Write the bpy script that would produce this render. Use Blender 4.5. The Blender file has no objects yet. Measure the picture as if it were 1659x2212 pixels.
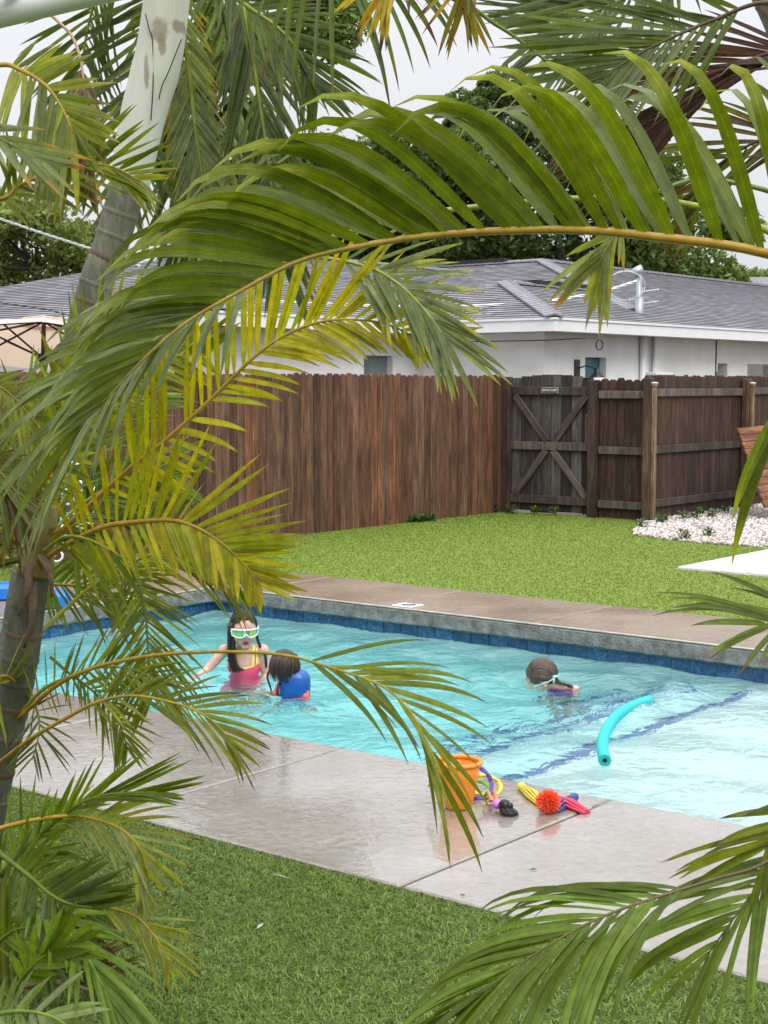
import bpy, bmesh, math, random
import numpy as np
from mathutils import Vector, Matrix, noise as mnoise

random.seed(7); rng = np.random.default_rng(11)
scene = bpy.context.scene
COL = scene.collection

# ------------------------------------------------------------------ camera
CAM_H = 1.55; FPX = 3320.0; CX, CY = 829.5, 1106.0
PITCH = math.atan((CY - 830.0) / FPX)
cam_d = bpy.data.cameras.new("camera"); cam = bpy.data.objects.new("camera", cam_d); COL.objects.link(cam)
cam_d.sensor_fit = 'VERTICAL'; cam_d.sensor_height = 36.0; cam_d.lens = 36.0 * FPX / 2212.0
cam_d.clip_start = 0.05; cam_d.clip_end = 900
cam.location = (0, 0, CAM_H); cam.rotation_euler = (math.pi / 2 - PITCH, 0, 0)
scene.camera = cam

# ------------------------------------------------------------------ world, sun, exposure
SUN_EL, SUN_AZ = math.radians(46), math.radians(155)
world = bpy.data.worlds.new("World"); scene.world = world; world.use_nodes = True
wn, wl = world.node_tree.nodes, world.node_tree.links
bgn = wn["Background"]
sky = wn.new("ShaderNodeTexSky"); sky.sky_type = 'NISHITA'; sky.sun_disc = False
sky.sun_elevation = SUN_EL; sky.sun_rotation = SUN_AZ
tc = wn.new("ShaderNodeTexCoord"); sep = wn.new("ShaderNodeSeparateXYZ"); wl.new(tc.outputs["Generated"], sep.inputs[0])
mr = wn.new("ShaderNodeMapRange"); zc = wn.new("ShaderNodeMath"); zc.operation = 'MAXIMUM'; wl.new(sep.outputs["Z"], zc.inputs[0]); zc.inputs[1].default_value = 0.0
zp = wn.new("ShaderNodeMath"); zp.operation = 'POWER'; wl.new(zc.outputs[0], zp.inputs[0]); zp.inputs[1].default_value = 1.9
wl.new(zp.outputs[0], mr.inputs[0])
mr.inputs[1].default_value = 0.0; mr.inputs[2].default_value = 1.0
mr.inputs[3].default_value = 0.78; mr.inputs[4].default_value = 3.0      # overcast sky: zenith about three times the horizon
nz = wn.new("ShaderNodeTexNoise"); nz.inputs["Scale"].default_value = 2.2; nz.inputs["Detail"].default_value = 5
mp = wn.new("ShaderNodeMapping"); mp.inputs["Scale"].default_value = (1, 1, 2.5)
wl.new(tc.outputs["Generated"], mp.inputs[0]); wl.new(mp.outputs[0], nz.inputs["Vector"])
cr = wn.new("ShaderNodeMapRange"); wl.new(nz.outputs["Fac"], cr.inputs[0])
cr.inputs[1].default_value = 0.3; cr.inputs[2].default_value = 0.7; cr.inputs[3].default_value = 0.9; cr.inputs[4].default_value = 1.07
mul = wn.new("ShaderNodeMath"); mul.operation = 'MULTIPLY'; wl.new(mr.outputs[0], mul.inputs[0]); wl.new(cr.outputs[0], mul.inputs[1])
ccol = wn.new("ShaderNodeVectorMath"); ccol.operation = 'SCALE'; ccol.inputs[0].default_value = (0.955, 0.965, 1.0)
wl.new(mul.outputs[0], ccol.inputs["Scale"])
skm = wn.new("ShaderNodeVectorMath"); skm.operation = 'SCALE'; skm.inputs["Scale"].default_value = 0.09
wl.new(sky.outputs[0], skm.inputs[0])
mixw = wn.new("ShaderNodeMix"); mixw.data_type = 'RGBA'; mixw.inputs[0].default_value = 0.93
wl.new(skm.outputs[0], mixw.inputs[6]); wl.new(ccol.outputs[0], mixw.inputs[7]); wl.new(mixw.outputs[2], bgn.inputs[0])
bgn.inputs[1].default_value = 1.0
sun_d = bpy.data.lights.new("sun", 'SUN'); sun_d.energy = 1.5; sun_d.angle = math.radians(28); sun_d.color = (1, .97, .92)
sun = bpy.data.objects.new("sun", sun_d); COL.objects.link(sun)
sdir = Vector((math.cos(SUN_EL) * math.sin(SUN_AZ), math.cos(SUN_EL) * math.cos(SUN_AZ), math.sin(SUN_EL)))
sun.rotation_euler = sdir.to_track_quat('Z', 'Y').to_euler(); sun.location = (0, 0, 30)
vs = scene.view_settings; vs.view_transform = 'Standard'; vs.look = 'None'; vs.gamma = 1; vs.exposure = 0.12; vs.use_curve_mapping = False
cy = scene.cycles
cy.use_denoising = True; cy.max_bounces = 10; cy.diffuse_bounces = 3; cy.glossy_bounces = 4; cy.transmission_bounces = 8
cy.transparent_max_bounces = 8; cy.sample_clamp_indirect = 6.0; cy.caustics_refractive = True; cy.caustics_reflective = False

# ------------------------------------------------------------------ projection and yard frame
C0 = np.array([0, 0, CAM_H])
FW = np.array([0, math.cos(PITCH), -math.sin(PITCH)]); UPV = np.array([0, math.sin(PITCH), math.cos(PITCH)]); RT = np.array([1., 0, 0])
def ray(x, y): return FW + RT * (x - CX) / FPX + UPV * (CY - y) / FPX
def g(x, y, z=0.0):
    r = ray(x, y); return C0 + r * ((z - CAM_H) / r[2])
def at(x, y, d):
    r = ray(x, y); return C0 + r * (d / r[1])
UX = np.array([.779, -.627, 0.]); UX /= np.linalg.norm(UX)      # along the pool
VX = np.array([.627, .779, 0.]); VX /= np.linalg.norm(VX)       # across the pool
O0 = g(829.5, 1639)
def W(s, t, z=0.0): return O0 + UX * s + VX * t + np.array([0, 0, z])
def ST(p):
    q = np.array(p) - O0; return float(q @ UX), float(q @ VX)
YAW = math.atan2(UX[1], UX[0])

# ------------------------------------------------------------------ mesh helpers
def vcol(me, cols):
    a = me.color_attributes.new("Col", 'FLOAT_COLOR', 'POINT')
    cc_ = np.asarray(cols); c = np.ones((len(me.vertices), 4), dtype=np.float32); c[:, :cc_.shape[1]] = cc_
    a.data.foreach_set("color", c.ravel())
class MB:
    def __init__(self): self.v = []; self.f = []; self.c = []
    def add(self, vs_, fs_, col=None):
        n = len(self.v); self.v += [tuple(map(float, p)) for p in vs_]; self.f += [tuple(n + i for i in q) for q in fs_]
        self.c += [col or (1, 1, 1)] * len(vs_)
    def quad(self, a, b, c, d): self.add([a, b, c, d], [(0, 1, 2, 3)])
    def box(self, ctr, size, R=None, bev=0.0, col=None):
        hx, hy, hz = [q / 2 for q in size]
        if bev <= 0:
            vs_ = [(x, y, z) for x in (-hx, hx) for y in (-hy, hy) for z in (-hz, hz)]
            fs_ = [(0, 1, 3, 2), (4, 6, 7, 5), (0, 4, 5, 1), (2, 3, 7, 6), (0, 2, 6, 4), (1, 5, 7, 3)]
        else:
            b = bev; oct_ = [(-hx + b, -hy), (hx - b, -hy), (hx, -hy + b), (hx, hy - b), (hx - b, hy), (-hx + b, hy), (-hx, hy - b), (-hx, -hy + b)]
            k = .0
            def ring(z, s):
                return [(x - math.copysign(s, x), y - math.copysign(s, y), z) for x, y in oct_]
            vs_ = ring(-hz, b) + ring(-hz + b, 0) + ring(hz - b, 0) + ring(hz, b)
            fs_ = [tuple(range(7, -1, -1)), tuple(range(24, 32))]
            for r_ in range(3):
                for i in range(8):
                    j = (i + 1) % 8; fs_.append((r_ * 8 + i, r_ * 8 + j, r_ * 8 + 8 + j, r_ * 8 + 8 + i))
        P = []
        for p in vs_:
            q = Vector(p)
            if R is not None: q = R @ q
            P.append((q.x + ctr[0], q.y + ctr[1], q.z + ctr[2]))
        self.add(P, fs_, col); return self
    def tube(self, pts, rad, n=8, cap=True, col=None, flat=1.0):
        pts = [Vector(tuple(p)) for p in pts]; m = len(pts)
        rad = list(rad) if hasattr(rad, '__len__') else [rad] * m
        T = [(pts[min(i + 1, m - 1)] - pts[max(i - 1, 0)]).normalized() for i in range(m)]
        a = Vector((0, 0, 1)) if abs(T[0].z) < .9 else Vector((1, 0, 0))
        U = (a - T[0] * a.dot(T[0])).normalized(); vs_ = []; fs_ = []
        for i in range(m):
            U = (U - T[i] * U.dot(T[i])).normalized(); V = T[i].cross(U)
            for k in range(n):
                an = 2 * math.pi * k / n; vs_.append(pts[i] + (U * math.cos(an) * flat + V * math.sin(an)) * rad[i])
        for i in range(m - 1):
            for k in range(n):
                j = (k + 1) % n; fs_.append((i * n + k, i * n + j, i * n + n + j, i * n + n + k))
        if cap: fs_ += [tuple(range(n - 1, -1, -1)), tuple((m - 1) * n + k for k in range(n))]
        self.add(vs_, fs_, col); return self
    def lathe(self, prof, ctr=(0, 0, 0), n=24, R=None, close=False):
        vs_ = []; fs_ = []; m = len(prof)
        for r, z in prof:
            for k in range(n):
                q = Vector((r * math.cos(2 * math.pi * k / n), r * math.sin(2 * math.pi * k / n), z))
                if R is not None: q = R @ q
                vs_.append((q.x + ctr[0], q.y + ctr[1], q.z + ctr[2]))
        for i in range(m - 1 if not close else m):
            i2 = (i + 1) % m
            for k in range(n):
                j = (k + 1) % n; fs_.append((i * n + k, i * n + j, i2 * n + j, i2 * n + k))
        self.add(vs_, fs_); return self
    def ell(self, ctr, rad, R=None, nu=14, nv=9, col=None):
        vs_ = []; fs_ = []
        for i in range(nv + 1):
            th = math.pi * i / nv
            for k in range(nu):
                ph = 2 * math.pi * k / nu
                q = Vector((rad[0] * math.sin(th) * math.cos(ph), rad[1] * math.sin(th) * math.sin(ph), rad[2] * math.cos(th)))
                if R is not None: q = R @ q
                vs_.append((q.x + ctr[0], q.y + ctr[1], q.z + ctr[2]))
        for i in range(nv):
            for k in range(nu):
                j = (k + 1) % nu; fs_.append((i * nu + k, i * nu + nu + k, i * nu + nu + j, i * nu + j))
        self.add(vs_, fs_, col); return self
    def build(self, name, mat, parent=None, smooth=False, cols=False):
        me = bpy.data.meshes.new(name); me.from_pydata(self.v, [], self.f); me.update()
        if cols: vcol(me, self.c)
        return link(name, me, mat, parent, smooth)
def link(name, me, mat, parent=None, smooth=False):
    if smooth: me.polygons.foreach_set("use_smooth", [True] * len(me.polygons))
    if mat is not None and not me.materials: me.materials.append(mat)
    o = bpy.data.objects.new(name, me); COL.objects.link(o)
    if parent is not None: par(o, parent)
    return o
WLOC = {}
def par(o, p):
    o.parent = p; o.matrix_parent_inverse = WLOC.get(p.name, Matrix.Identity(4)).inverted()
def empty(name, loc, label, cat, group=None):
    o = bpy.data.objects.new(name, None); COL.objects.link(o); o.location = tuple(loc); o.empty_display_size = .1
    WLOC[o.name] = Matrix.Translation(Vector(tuple(loc))); tag(o, label, cat, group); return o
def tag(o, label, cat, group=None):
    o["label"] = label; o["category"] = cat
    if group: o["group"] = group
    return o
def struct(o): o["kind"] = "structure"; return o
def stuff(o, label=None, cat=None):
    o["kind"] = "stuff"
    if label: o["label"] = label; o["category"] = cat
    return o
def np_mesh(name, V, F, mat, cols=None, smooth=False):
    V = np.asarray(V, dtype=np.float32); F = np.asarray(F, dtype=np.int32); k = F.shape[1]
    me = bpy.data.meshes.new(name); me.vertices.add(len(V)); me.vertices.foreach_set("co", V.ravel())
    me.loops.add(F.size); me.loops.foreach_set("vertex_index", F.ravel())
    me.polygons.add(len(F)); me.polygons.foreach_set("loop_start", np.arange(len(F), dtype=np.int32) * k)
    me.polygons.foreach_set("loop_total", np.full(len(F), k, dtype=np.int32)); me.update(calc_edges=True); me.validate()
    if cols is not None: vcol(me, cols)
    return link(name, me, mat, None, smooth)
RY = Matrix.Rotation(YAW, 3, 'Z')      # local x -> along the pool, local y -> across
def place(o, s, t, z=0, rz=0):
    p = W(s, t, z); o.location = tuple(p); o.rotation_euler = (0, 0, YAW + rz); return o

# ------------------------------------------------------------------ materials
def nt(name):
    m = bpy.data.materials.new(name); m.use_nodes = True
    return m, m.node_tree.nodes, m.node_tree.links, m.node_tree.nodes["Principled BSDF"]
def ramp(n, l, src, stops):
    r = n.new("ShaderNodeValToRGB"); e = r.color_ramp.elements
    while len(e) < len(stops): e.new(.5)
    for k, (p, c) in enumerate(stops): e[k].position = p; e[k].color = (*c, 1)
    l.new(src, r.inputs[0]); return r
def noisen(n, l, scale, detail=4, rough=.55, vec=None, sc=(1, 1, 1), coord="Object", dist=0.0):
    t = n.new("ShaderNodeTexCoord"); m = n.new("ShaderNodeMapping"); m.inputs["Scale"].default_value = sc
    l.new(vec if vec is not None else t.outputs[coord], m.inputs[0])
    z = n.new("ShaderNodeTexNoise"); z.inputs["Scale"].default_value = scale; z.inputs["Detail"].default_value = detail
    z.inputs["Roughness"].default_value = rough; z.inputs["Distortion"].default_value = dist
    l.new(m.outputs[0], z.inputs["Vector"]); return z
def bumpn(n, l, src, strength, dist, b):
    bm_ = n.new("ShaderNodeBump"); bm_.inputs["Strength"].default_value = strength; bm_.inputs["Distance"].default_value = dist
    l.new(src, bm_.inputs["Height"]); l.new(bm_.outputs[0], b.inputs["Normal"]); return bm_
def mixc(n, l, fac, a, b, mode='MIX'):
    m = n.new("ShaderNodeMix"); m.data_type = 'RGBA'; m.blend_type = mode
    for sock, val in ((m.inputs[0], fac), (m.inputs[6], a), (m.inputs[7], b)):
        if isinstance(val, (int, float)): sock.default_value = val
        elif isinstance(val, tuple): sock.default_value = (*val, 1)
        else: l.new(val, sock)
    return m.outputs[2]
def pmat(name, col, rough=.5, var=.18, scale=9, bump=.0, bscale=60, bdist=.004, metal=0, coat=0, spec=.5, sc=(1, 1, 1), col2=None):
    m, n, l, b = nt(name)
    z = noisen(n, l, scale, sc=sc)
    lo = tuple(c * (1 - var) for c in col); hi = col2 or tuple(min(1, c * (1 + var)) for c in col)
    r = ramp(n, l, z.outputs[0], [(.32, lo), (.68, hi)]); l.new(r.outputs[0], b.inputs["Base Color"])
    b.inputs["Roughness"].default_value = rough; b.inputs["Metallic"].default_value = metal
    b.inputs["Coat Weight"].default_value = coat; b.inputs["Specular IOR Level"].default_value = spec
    if bump:
        z2 = noisen(n, l, bscale, 5, sc=sc); bumpn(n, l, z2.outputs[0], bump, bdist, b)
    return m
M = {}
def wood(name, stops, rough=.75, zdark=None):
    """board: long grain along local z, tone picked per board"""
    m, n, l, b = nt(name)
    oi = n.new("ShaderNodeObjectInfo"); t = n.new("ShaderNodeTexCoord")
    add = n.new("ShaderNodeVectorMath"); add.operation = 'ADD'; sc_ = n.new("ShaderNodeVectorMath"); sc_.operation = 'SCALE'
    cmb = n.new("ShaderNodeCombineXYZ"); l.new(oi.outputs["Random"], cmb.inputs[0]); l.new(oi.outputs["Random"], cmb.inputs[2])
    l.new(cmb.outputs[0], sc_.inputs[0]); sc_.inputs["Scale"].default_value = 37.0
    l.new(t.outputs["Object"], add.inputs[0]); l.new(sc_.outputs[0], add.inputs[1])
    z = noisen(n, l, 9, 5, .6, add.outputs[0], (5, 5, .35), dist=.6)
    z2 = noisen(n, l, 2.2, 4, .6, add.outputs[0], (3, 3, .8))
    tone = ramp(n, l, oi.outputs["Random"], stops); tone.color_ramp.interpolation = 'LINEAR'
    g1 = ramp(n, l, z.outputs[0], [(.3, (.42, .40, .38)), (.5, (.85, .85, .85)), (.72, (1.5, 1.5, 1.55))])
    c1 = mixc(n, l, 1.0, tone.outputs[0], g1.outputs[0], 'MULTIPLY')
    g2 = ramp(n, l, z2.outputs[0], [(.35, (.62, .6, .58)), (.65, (1.25, 1.25, 1.25))])
    c2 = mixc(n, l, 1.0, c1, g2.outputs[0], 'MULTIPLY')
    # knots
    vo = n.new("ShaderNodeTexVoronoi"); vo.inputs["Scale"].default_value = 5.0
    mp_ = n.new("ShaderNodeMapping"); mp_.inputs["Scale"].default_value = (1.6, 1.6, .55); l.new(add.outputs[0], mp_.inputs[0]); l.new(mp_.outputs[0], vo.inputs["Vector"])
    kn = ramp(n, l, vo.outputs["Distance"], [(.04, (.35, .3, .27)), (.11, (1, 1, 1))])
    c3 = mixc(n, l, 1.0, c2, kn.outputs[0], 'MULTIPLY')
    l.new(c3, b.inputs["Base Color"]); b.inputs["Roughness"].default_value = rough; b.inputs["Specular IOR Level"].default_value = .35
    bumpn(n, l, z.outputs[0], .5, .004, b); return m
M['picket'] = wood('fence_picket_wood', [(0, (.07, .038, .025)), (.2, (.135, .06, .034)), (.38, (.17, .095, .06)), (.5, (.12, .058, .036)), (.62, (.20, .082, .042)), (.72, (.10, .054, .038)), (.84, (.19, .10, .058)), (.94, (.14, .066, .04)), (.98, (.26, .11, .04)), (1, (.32, .16, .05))])
M['picket_dark'] = wood('shaded_side_picket_wood', [(0, (.045, .026, .018)), (.5, (.062, .034, .022)), (1, (.085, .045, .028))])  # darker copy of the picket wood, shade put into its tones
M['gate_wood'] = wood('gate_board_wood', [(0, (.03, .024, .022)), (.5, (.055, .045, .042)), (1, (.14, .125, .12))])
M['rail'] = wood('rail_wood', [(0, (.06, .045, .036)), (.5, (.10, .078, .064)), (1, (.15, .12, .10))])
M['post'] = wood('post_wood', [(0, (.06, .038, .028)), (1, (.11, .07, .045))])
M['post_light'] = wood('post_lit_side_wood', [(0, (.2, .14, .085)), (1, (.26, .18, .11))])  # tone of the fence posts' lit side, light put into the colour
M['slat'] = wood('orange_slat_wood', [(0, (.15, .06, .03)), (.5, (.2, .082, .038)), (1, (.26, .11, .05))])

def leafmat(name, trans=.3, rough=.38, stripe=True):
    m, n, l, b = nt(name)
    a = n.new("ShaderNodeAttribute"); a.attribute_name = "Col"
    z = noisen(n, l, 30, 4, .6); r = ramp(n, l, z.outputs[0], [(.3, (.72, .72, .7)), (.7, (1.2, 1.2, 1.15))])
    c = mixc(n, l, 1.0, a.outputs["Color"], r.outputs[0], 'MULTIPLY')
    if stripe:      # long veins and a midrib, from the across-the-blade coordinate in alpha
        mv = n.new("ShaderNodeMath"); mv.operation = 'MULTIPLY'; l.new(a.outputs["Alpha"], mv.inputs[0]); mv.inputs[1].default_value = 26.0
        sv = n.new("ShaderNodeMath"); sv.operation = 'SINE'; l.new(mv.outputs[0], sv.inputs[0])
        rv = ramp(n, l, sv.outputs[0], [(0, (.86, .86, .84)), (1, (1.08, 1.08, 1.06))]); c = mixc(n, l, 1.0, c, rv.outputs[0], 'MULTIPLY')
        rm = ramp(n, l, a.outputs["Alpha"], [(.86, (1, 1, 1)), (.97, (1.5, 1.4, 1.25))]); c = mixc(n, l, 1.0, c, rm.outputs[0], 'MULTIPLY')
        bumpn(n, l, sv.outputs[0], .25, .002, b)
    l.new(c, b.inputs["Base Color"]); b.inputs["Roughness"].default_value = rough; b.inputs["Specular IOR Level"].default_value = .38
    if stripe:      # scattered brown and yellow flecks
        zf = noisen(n, l, 95, 2, .5); rf = ramp(n, l, zf.outputs[0], [(.70, (0, 0, 0)), (.76, (1, 1, 1))]); c = mixc(n, l, rf.outputs[0], c, (.22, .14, .03)); l.new(c, b.inputs["Base Color"])
    tr = n.new("ShaderNodeBsdfTranslucent"); c2 = mixc(n, l, 1.0, c, (1.9, 1.75, .55), 'MULTIPLY'); l.new(c2, tr.inputs[0])
    mx = n.new("ShaderNodeMixShader"); mx.inputs[0].default_value = trans
    l.new(b.outputs[0], mx.inputs[1]); l.new(tr.outputs[0], mx.inputs[2]); l.new(mx.outputs[0], n["Material Output"].inputs[0])
    return m
M['leaf'] = leafmat('palm_leaf', .45, .27); M['oak'] = leafmat('oak_leaf', .25, .6, False); M['turf'] = leafmat('turf_blade', .22, .5, False)
M['rachis'] = leafmat('palm_rachis', .0, .4, False)
def attrmat(name, rough=.5, spec=.5, sss=0.0, bump=0, bscale=60):
    m, n, l, b = nt(name); a = n.new("ShaderNodeAttribute"); a.attribute_name = "Col"
    z = noisen(n, l, 14, 4); r = ramp(n, l, z.outputs[0], [(.3, (.88, .88, .88)), (.7, (1.08, 1.08, 1.08))])
    l.new(mixc(n, l, 1.0, a.outputs["Color"], r.outputs[0], 'MULTIPLY'), b.inputs["Base Color"])
    b.inputs["Roughness"].default_value = rough; b.inputs["Specular IOR Level"].default_value = spec
    if sss: b.inputs["Subsurface Weight"].default_value = sss; b.inputs["Subsurface Radius"].default_value = (.02, .008, .005)
    if bump: bumpn(n, l, noisen(n, l, bscale, 4).outputs[0], bump, .002, b)
    return m
# trunk: pale ringed bark with lichen
def trunkmat(name, a, b_, c_):
    m, n, l, b = nt(name)
    z = noisen(n, l, 7, 5, .6, sc=(1, 1, .5)); z2 = noisen(n, l, 38, 4, .7, sc=(1.5, 1.5, .5))
    r = ramp(n, l, z.outputs[0], [(.3, a), (.52, b_), (.75, c_)])
    r2 = ramp(n, l, z2.outputs[0], [(.3, (.6, .6, .6)), (.65, (1.15, 1.15, 1.15))])
    l.new(mixc(n, l, 1.0, r.outputs[0], r2.outputs[0], 'MULTIPLY'), b.inputs["Base Color"]); b.inputs["Roughness"].default_value = .7
    bumpn(n, l, z2.outputs[0], .4, .004, b); return m
M['trunk'] = trunkmat('palm_bark', (.07, .075, .05), (.16, .16, .12), (.32, .30, .26))
M['crownshaft'] = pmat('crownshaft_skin', (.50, .50, .40), .45, .12, 4, bump=.12, bscale=25, sc=(1, 1, .3), col2=(.68, .72, .66))
M['oakbark'] = trunkmat('oak_bark', (.05, .045, .04), (.1, .09, .08), (.17, .15, .13))
M['ringmark'] = pmat('leaf_scar', (.12, .075, .05), .8, .4)
M['husk'] = pmat('dead_husk', (.14, .085, .055), .85, .5, 20, bump=.5)
# deck: wet stamped concrete
def deckmat(name, a, b_, wet, far=False):
    m, n, l, b = nt(name)
    t = n.new("ShaderNodeNewGeometry")
    z = noisen(n, l, 1.6, 6, .62, t.outputs["Position"]); z2 = noisen(n, l, 26, 5, .6, t.outputs["Position"]); z3 = noisen(n, l, .9, 4, .55, t.outputs["Position"])
    r = ramp(n, l, z.outputs[0], [(.3, a), (.7, b_)])
    r2 = ramp(n, l, z2.outputs[0], [(.3, (.8, .79, .77)), (.7, (1.12, 1.12, 1.12))])
    l.new(mixc(n, l, 1.0, r.outputs[0], r2.outputs[0], 'MULTIPLY'), b.inputs["Base Color"])
    rr = n.new("ShaderNodeMapRange"); l.new(z3.outputs[0], rr.inputs[0]); rr.inputs[1].default_value = .35; rr.inputs[2].default_value = .65
    rr.inputs[3].default_value = wet[0]; rr.inputs[4].default_value = wet[1]; l.new(rr.outputs[0], b.inputs["Roughness"])
    b.inputs["Specular IOR Level"].default_value = .5; b.inputs["Coat Weight"].default_value = 0.0 if far else 1.0; b.inputs["Coat IOR"].default_value = 1.6; b.inputs["Coat Roughness"].default_value = .035
    zz = noisen(n, l, 22, 4, .55, t.outputs["Position"], (1, 1, 1), dist=.7)
    mm = n.new("ShaderNodeMath"); mm.operation = 'MULTIPLY'; l.new(zz.outputs[0], mm.inputs[0])
    r3 = n.new("ShaderNodeMapRange"); l.new(z3.outputs[0], r3.inputs[0]); r3.inputs[1].default_value = .4; r3.inputs[2].default_value = .62; r3.inputs[3].default_value = .25; r3.inputs[4].default_value = 1.2
    l.new(r3.outputs[0], mm.inputs[1])
    bb = bumpn(n, l, mm.outputs[0], .55, .006, b); b2 = n.new('ShaderNodeBump'); b2.inputs['Strength'].default_value = .26; b2.inputs['Distance'].default_value = .006; l.new(mm.outputs[0], b2.inputs['Height']); l.new(b2.outputs[0], b.inputs['Coat Normal']); return m
M['deck'] = deckmat('wet_concrete', (.25, .21, .16), (.38, .355, .32), (.15, .4))
M['deck_far'] = deckmat('brown_stamped_concrete', (.25, .19, .14), (.33, .26, .195), (.15, .34), True)
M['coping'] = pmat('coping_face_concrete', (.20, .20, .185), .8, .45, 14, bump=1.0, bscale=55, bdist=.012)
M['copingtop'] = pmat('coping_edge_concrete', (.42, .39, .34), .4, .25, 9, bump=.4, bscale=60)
M['grout'] = pmat('pale_joint', (.45, .42, .38), .5, .15)
M['joint'] = pmat('dark_joint', (.02, .02, .02), .8)
M['plaster'] = pmat('pool_plaster', (.86, .90, .89), .7, .04, 3)
def tilemat():
    m, n, l, b = nt('blue_glazed_tile'); oi = n.new("ShaderNodeObjectInfo"); t = n.new("ShaderNodeTexCoord")
    cmb = n.new("ShaderNodeCombineXYZ"); l.new(oi.outputs["Random"], cmb.inputs[0]); l.new(oi.outputs["Random"], cmb.inputs[1])
    sc_ = n.new("ShaderNodeVectorMath"); sc_.operation = 'SCALE'; sc_.inputs["Scale"].default_value = 51; l.new(cmb.outputs[0], sc_.inputs[0])
    add = n.new("ShaderNodeVectorMath"); l.new(t.outputs["Object"], add.inputs[0]); l.new(sc_.outputs[0], add.inputs[1])
    z = noisen(n, l, 22, 6, .65, add.outputs[0], (1, 1, 1.6), dist=1.6)
    r = ramp(n, l, z.outputs[0], [(.3, (.008, .03, .085)), (.48, (.02, .085, .2)), (.62, (.05, .17, .33)), (.75, (.25, .42, .58))])
    tn = ramp(n, l, oi.outputs["Random"], [(0, (.55, .6, .7)), (1, (1.3, 1.25, 1.2))])
    l.new(mixc(n, l, 1.0, r.outputs[0], tn.outputs[0], 'MULTIPLY'), b.inputs["Base Color"]); b.inputs["Roughness"].default_value = .18; return m
M['tile'] = tilemat()
M['steptile'] = pmat('step_edge_tile', (.10, .19, .42), .3, .5, 30)
def watermat():
    m, n, l, b = nt('pool_water')
    gl = n.new("ShaderNodeBsdfGlass"); gl.inputs["IOR"].default_value = 1.33; gl.inputs["Roughness"].default_value = 0.0
    t = n.new("ShaderNodeNewGeometry")
    z = noisen(n, l, 7.5, 3, .5, t.outputs["Position"], (1, 1, 1), dist=.8)
    bm_ = n.new("ShaderNodeBump"); bm_.inputs["Strength"].default_value = .5; bm_.inputs["Distance"].default_value = .04
    l.new(z.outputs[0], bm_.inputs["Height"]); l.new(bm_.outputs[0], gl.inputs["Normal"])
    va = n.new("ShaderNodeVolumeAbsorption"); va.inputs[0].default_value = (.12, .87, .88, 1); va.inputs[1].default_value = .60
    l.new(gl.outputs[0], n["Material Output"].inputs[0]); l.new(va.outputs[0], n["Material Output"].inputs[1]); n.remove(b); return m
M['water'] = watermat()
M['soil'] = pmat('soil', (.09, .075, .055), .95, .4, 6, bump=.6)
M['turfbase'] = pmat('turf_backing', (.055, .10, .02), .9, .4, 40)
M['stucco'] = pmat('white_stucco', (.88, .885, .88), .85, .07, 2.2, bump=.55, bscale=70, bdist=.01)
M['whitepaint'] = pmat('white_paint', (.83, .84, .85), .45, .04, 3)
M['alum'] = pmat('painted_aluminium', (.78, .78, .77), .4, .05, 4)
M['teal'] = pmat('teal_door_paint', (.05, .17, .21), .4, .12)
M['black'] = pmat('black_metal', (.015, .015, .016), .4)
M['galv'] = pmat('galvanised_pipe', (.42, .46, .5), .4, .12, metal=.4)
M['glass'] = pmat('window_glass', (.22, .26, .27), .08, .2, 3)
M['cable'] = pmat('pale_cable', (.62, .63, .62), .5); M['darkcable'] = pmat('dark_cable', (.03, .03, .03), .5)
def shinglemat():
    m, n, l, b = nt('asphalt_shingle'); uv = n.new("ShaderNodeUVMap"); uv.uv_map = "UVMap"
    br = n.new("ShaderNodeTexBrick"); br.inputs["Scale"].default_value = 1.0; br.offset = .37; br.squash = 1.0
    br.inputs["Brick Width"].default_value = .36; br.inputs["Row Height"].default_value = .15; br.inputs["Mortar Size"].default_value = .006
    br.inputs["Color1"].default_value = (.15, .147, .165, 1); br.inputs["Color2"].default_value = (.29, .285, .31, 1); br.inputs["Mortar"].default_value = (.05, .05, .06, 1)
    l.new(uv.outputs[0], br.inputs["Vector"])
    z = noisen(n, l, 2.5, 4); r = ramp(n, l, z.outputs[0], [(.3, (.82, .82, .82)), (.7, (1.15, 1.15, 1.15))])
    l.new(mixc(n, l, 1.0, br.outputs["Color"], r.outputs[0], 'MULTIPLY'), b.inputs["Base Color"]); b.inputs["Roughness"].default_value = .75; return m
M['shingle'] = shinglemat()
M['ridgecap'] = pmat('ridge_cap_shingle', (.25, .25, .275), .8, .2, 12)
M['vent'] = pmat('ridge_vent', (.02, .02, .022), .8)
# ================================================================== SETTING
S0, S1, T1 = -4.40, 3.6, 3.42          # pool: s from S0 to S1, t from 0 to T1
WZ = -0.17                             # water level
DN = -1.24                             # near deck edge
DF = 4.44                              # far deck edge
DL = -5.55                             # left deck edge
def wq(s0, s1, t0, t1, z): return [W(s0, t0, z), W(s1, t0, z), W(s1, t1, z), W(s0, t1, z)]

# ground: one sheet with the pool's hole, reaching the horizon
mb = MB(); B = 420
for a in ((-B, S0 - .05, -B, B), (S1 + .05, B, -B, B), (S0 - .05, S1 + .05, -B, -.05), (S0 - .05, S1 + .05, T1 + .05, B)):
    mb.add(wq(*a, -.07), [(0, 1, 2, 3)])
struct(mb.build("ground", M['soil']))

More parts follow.
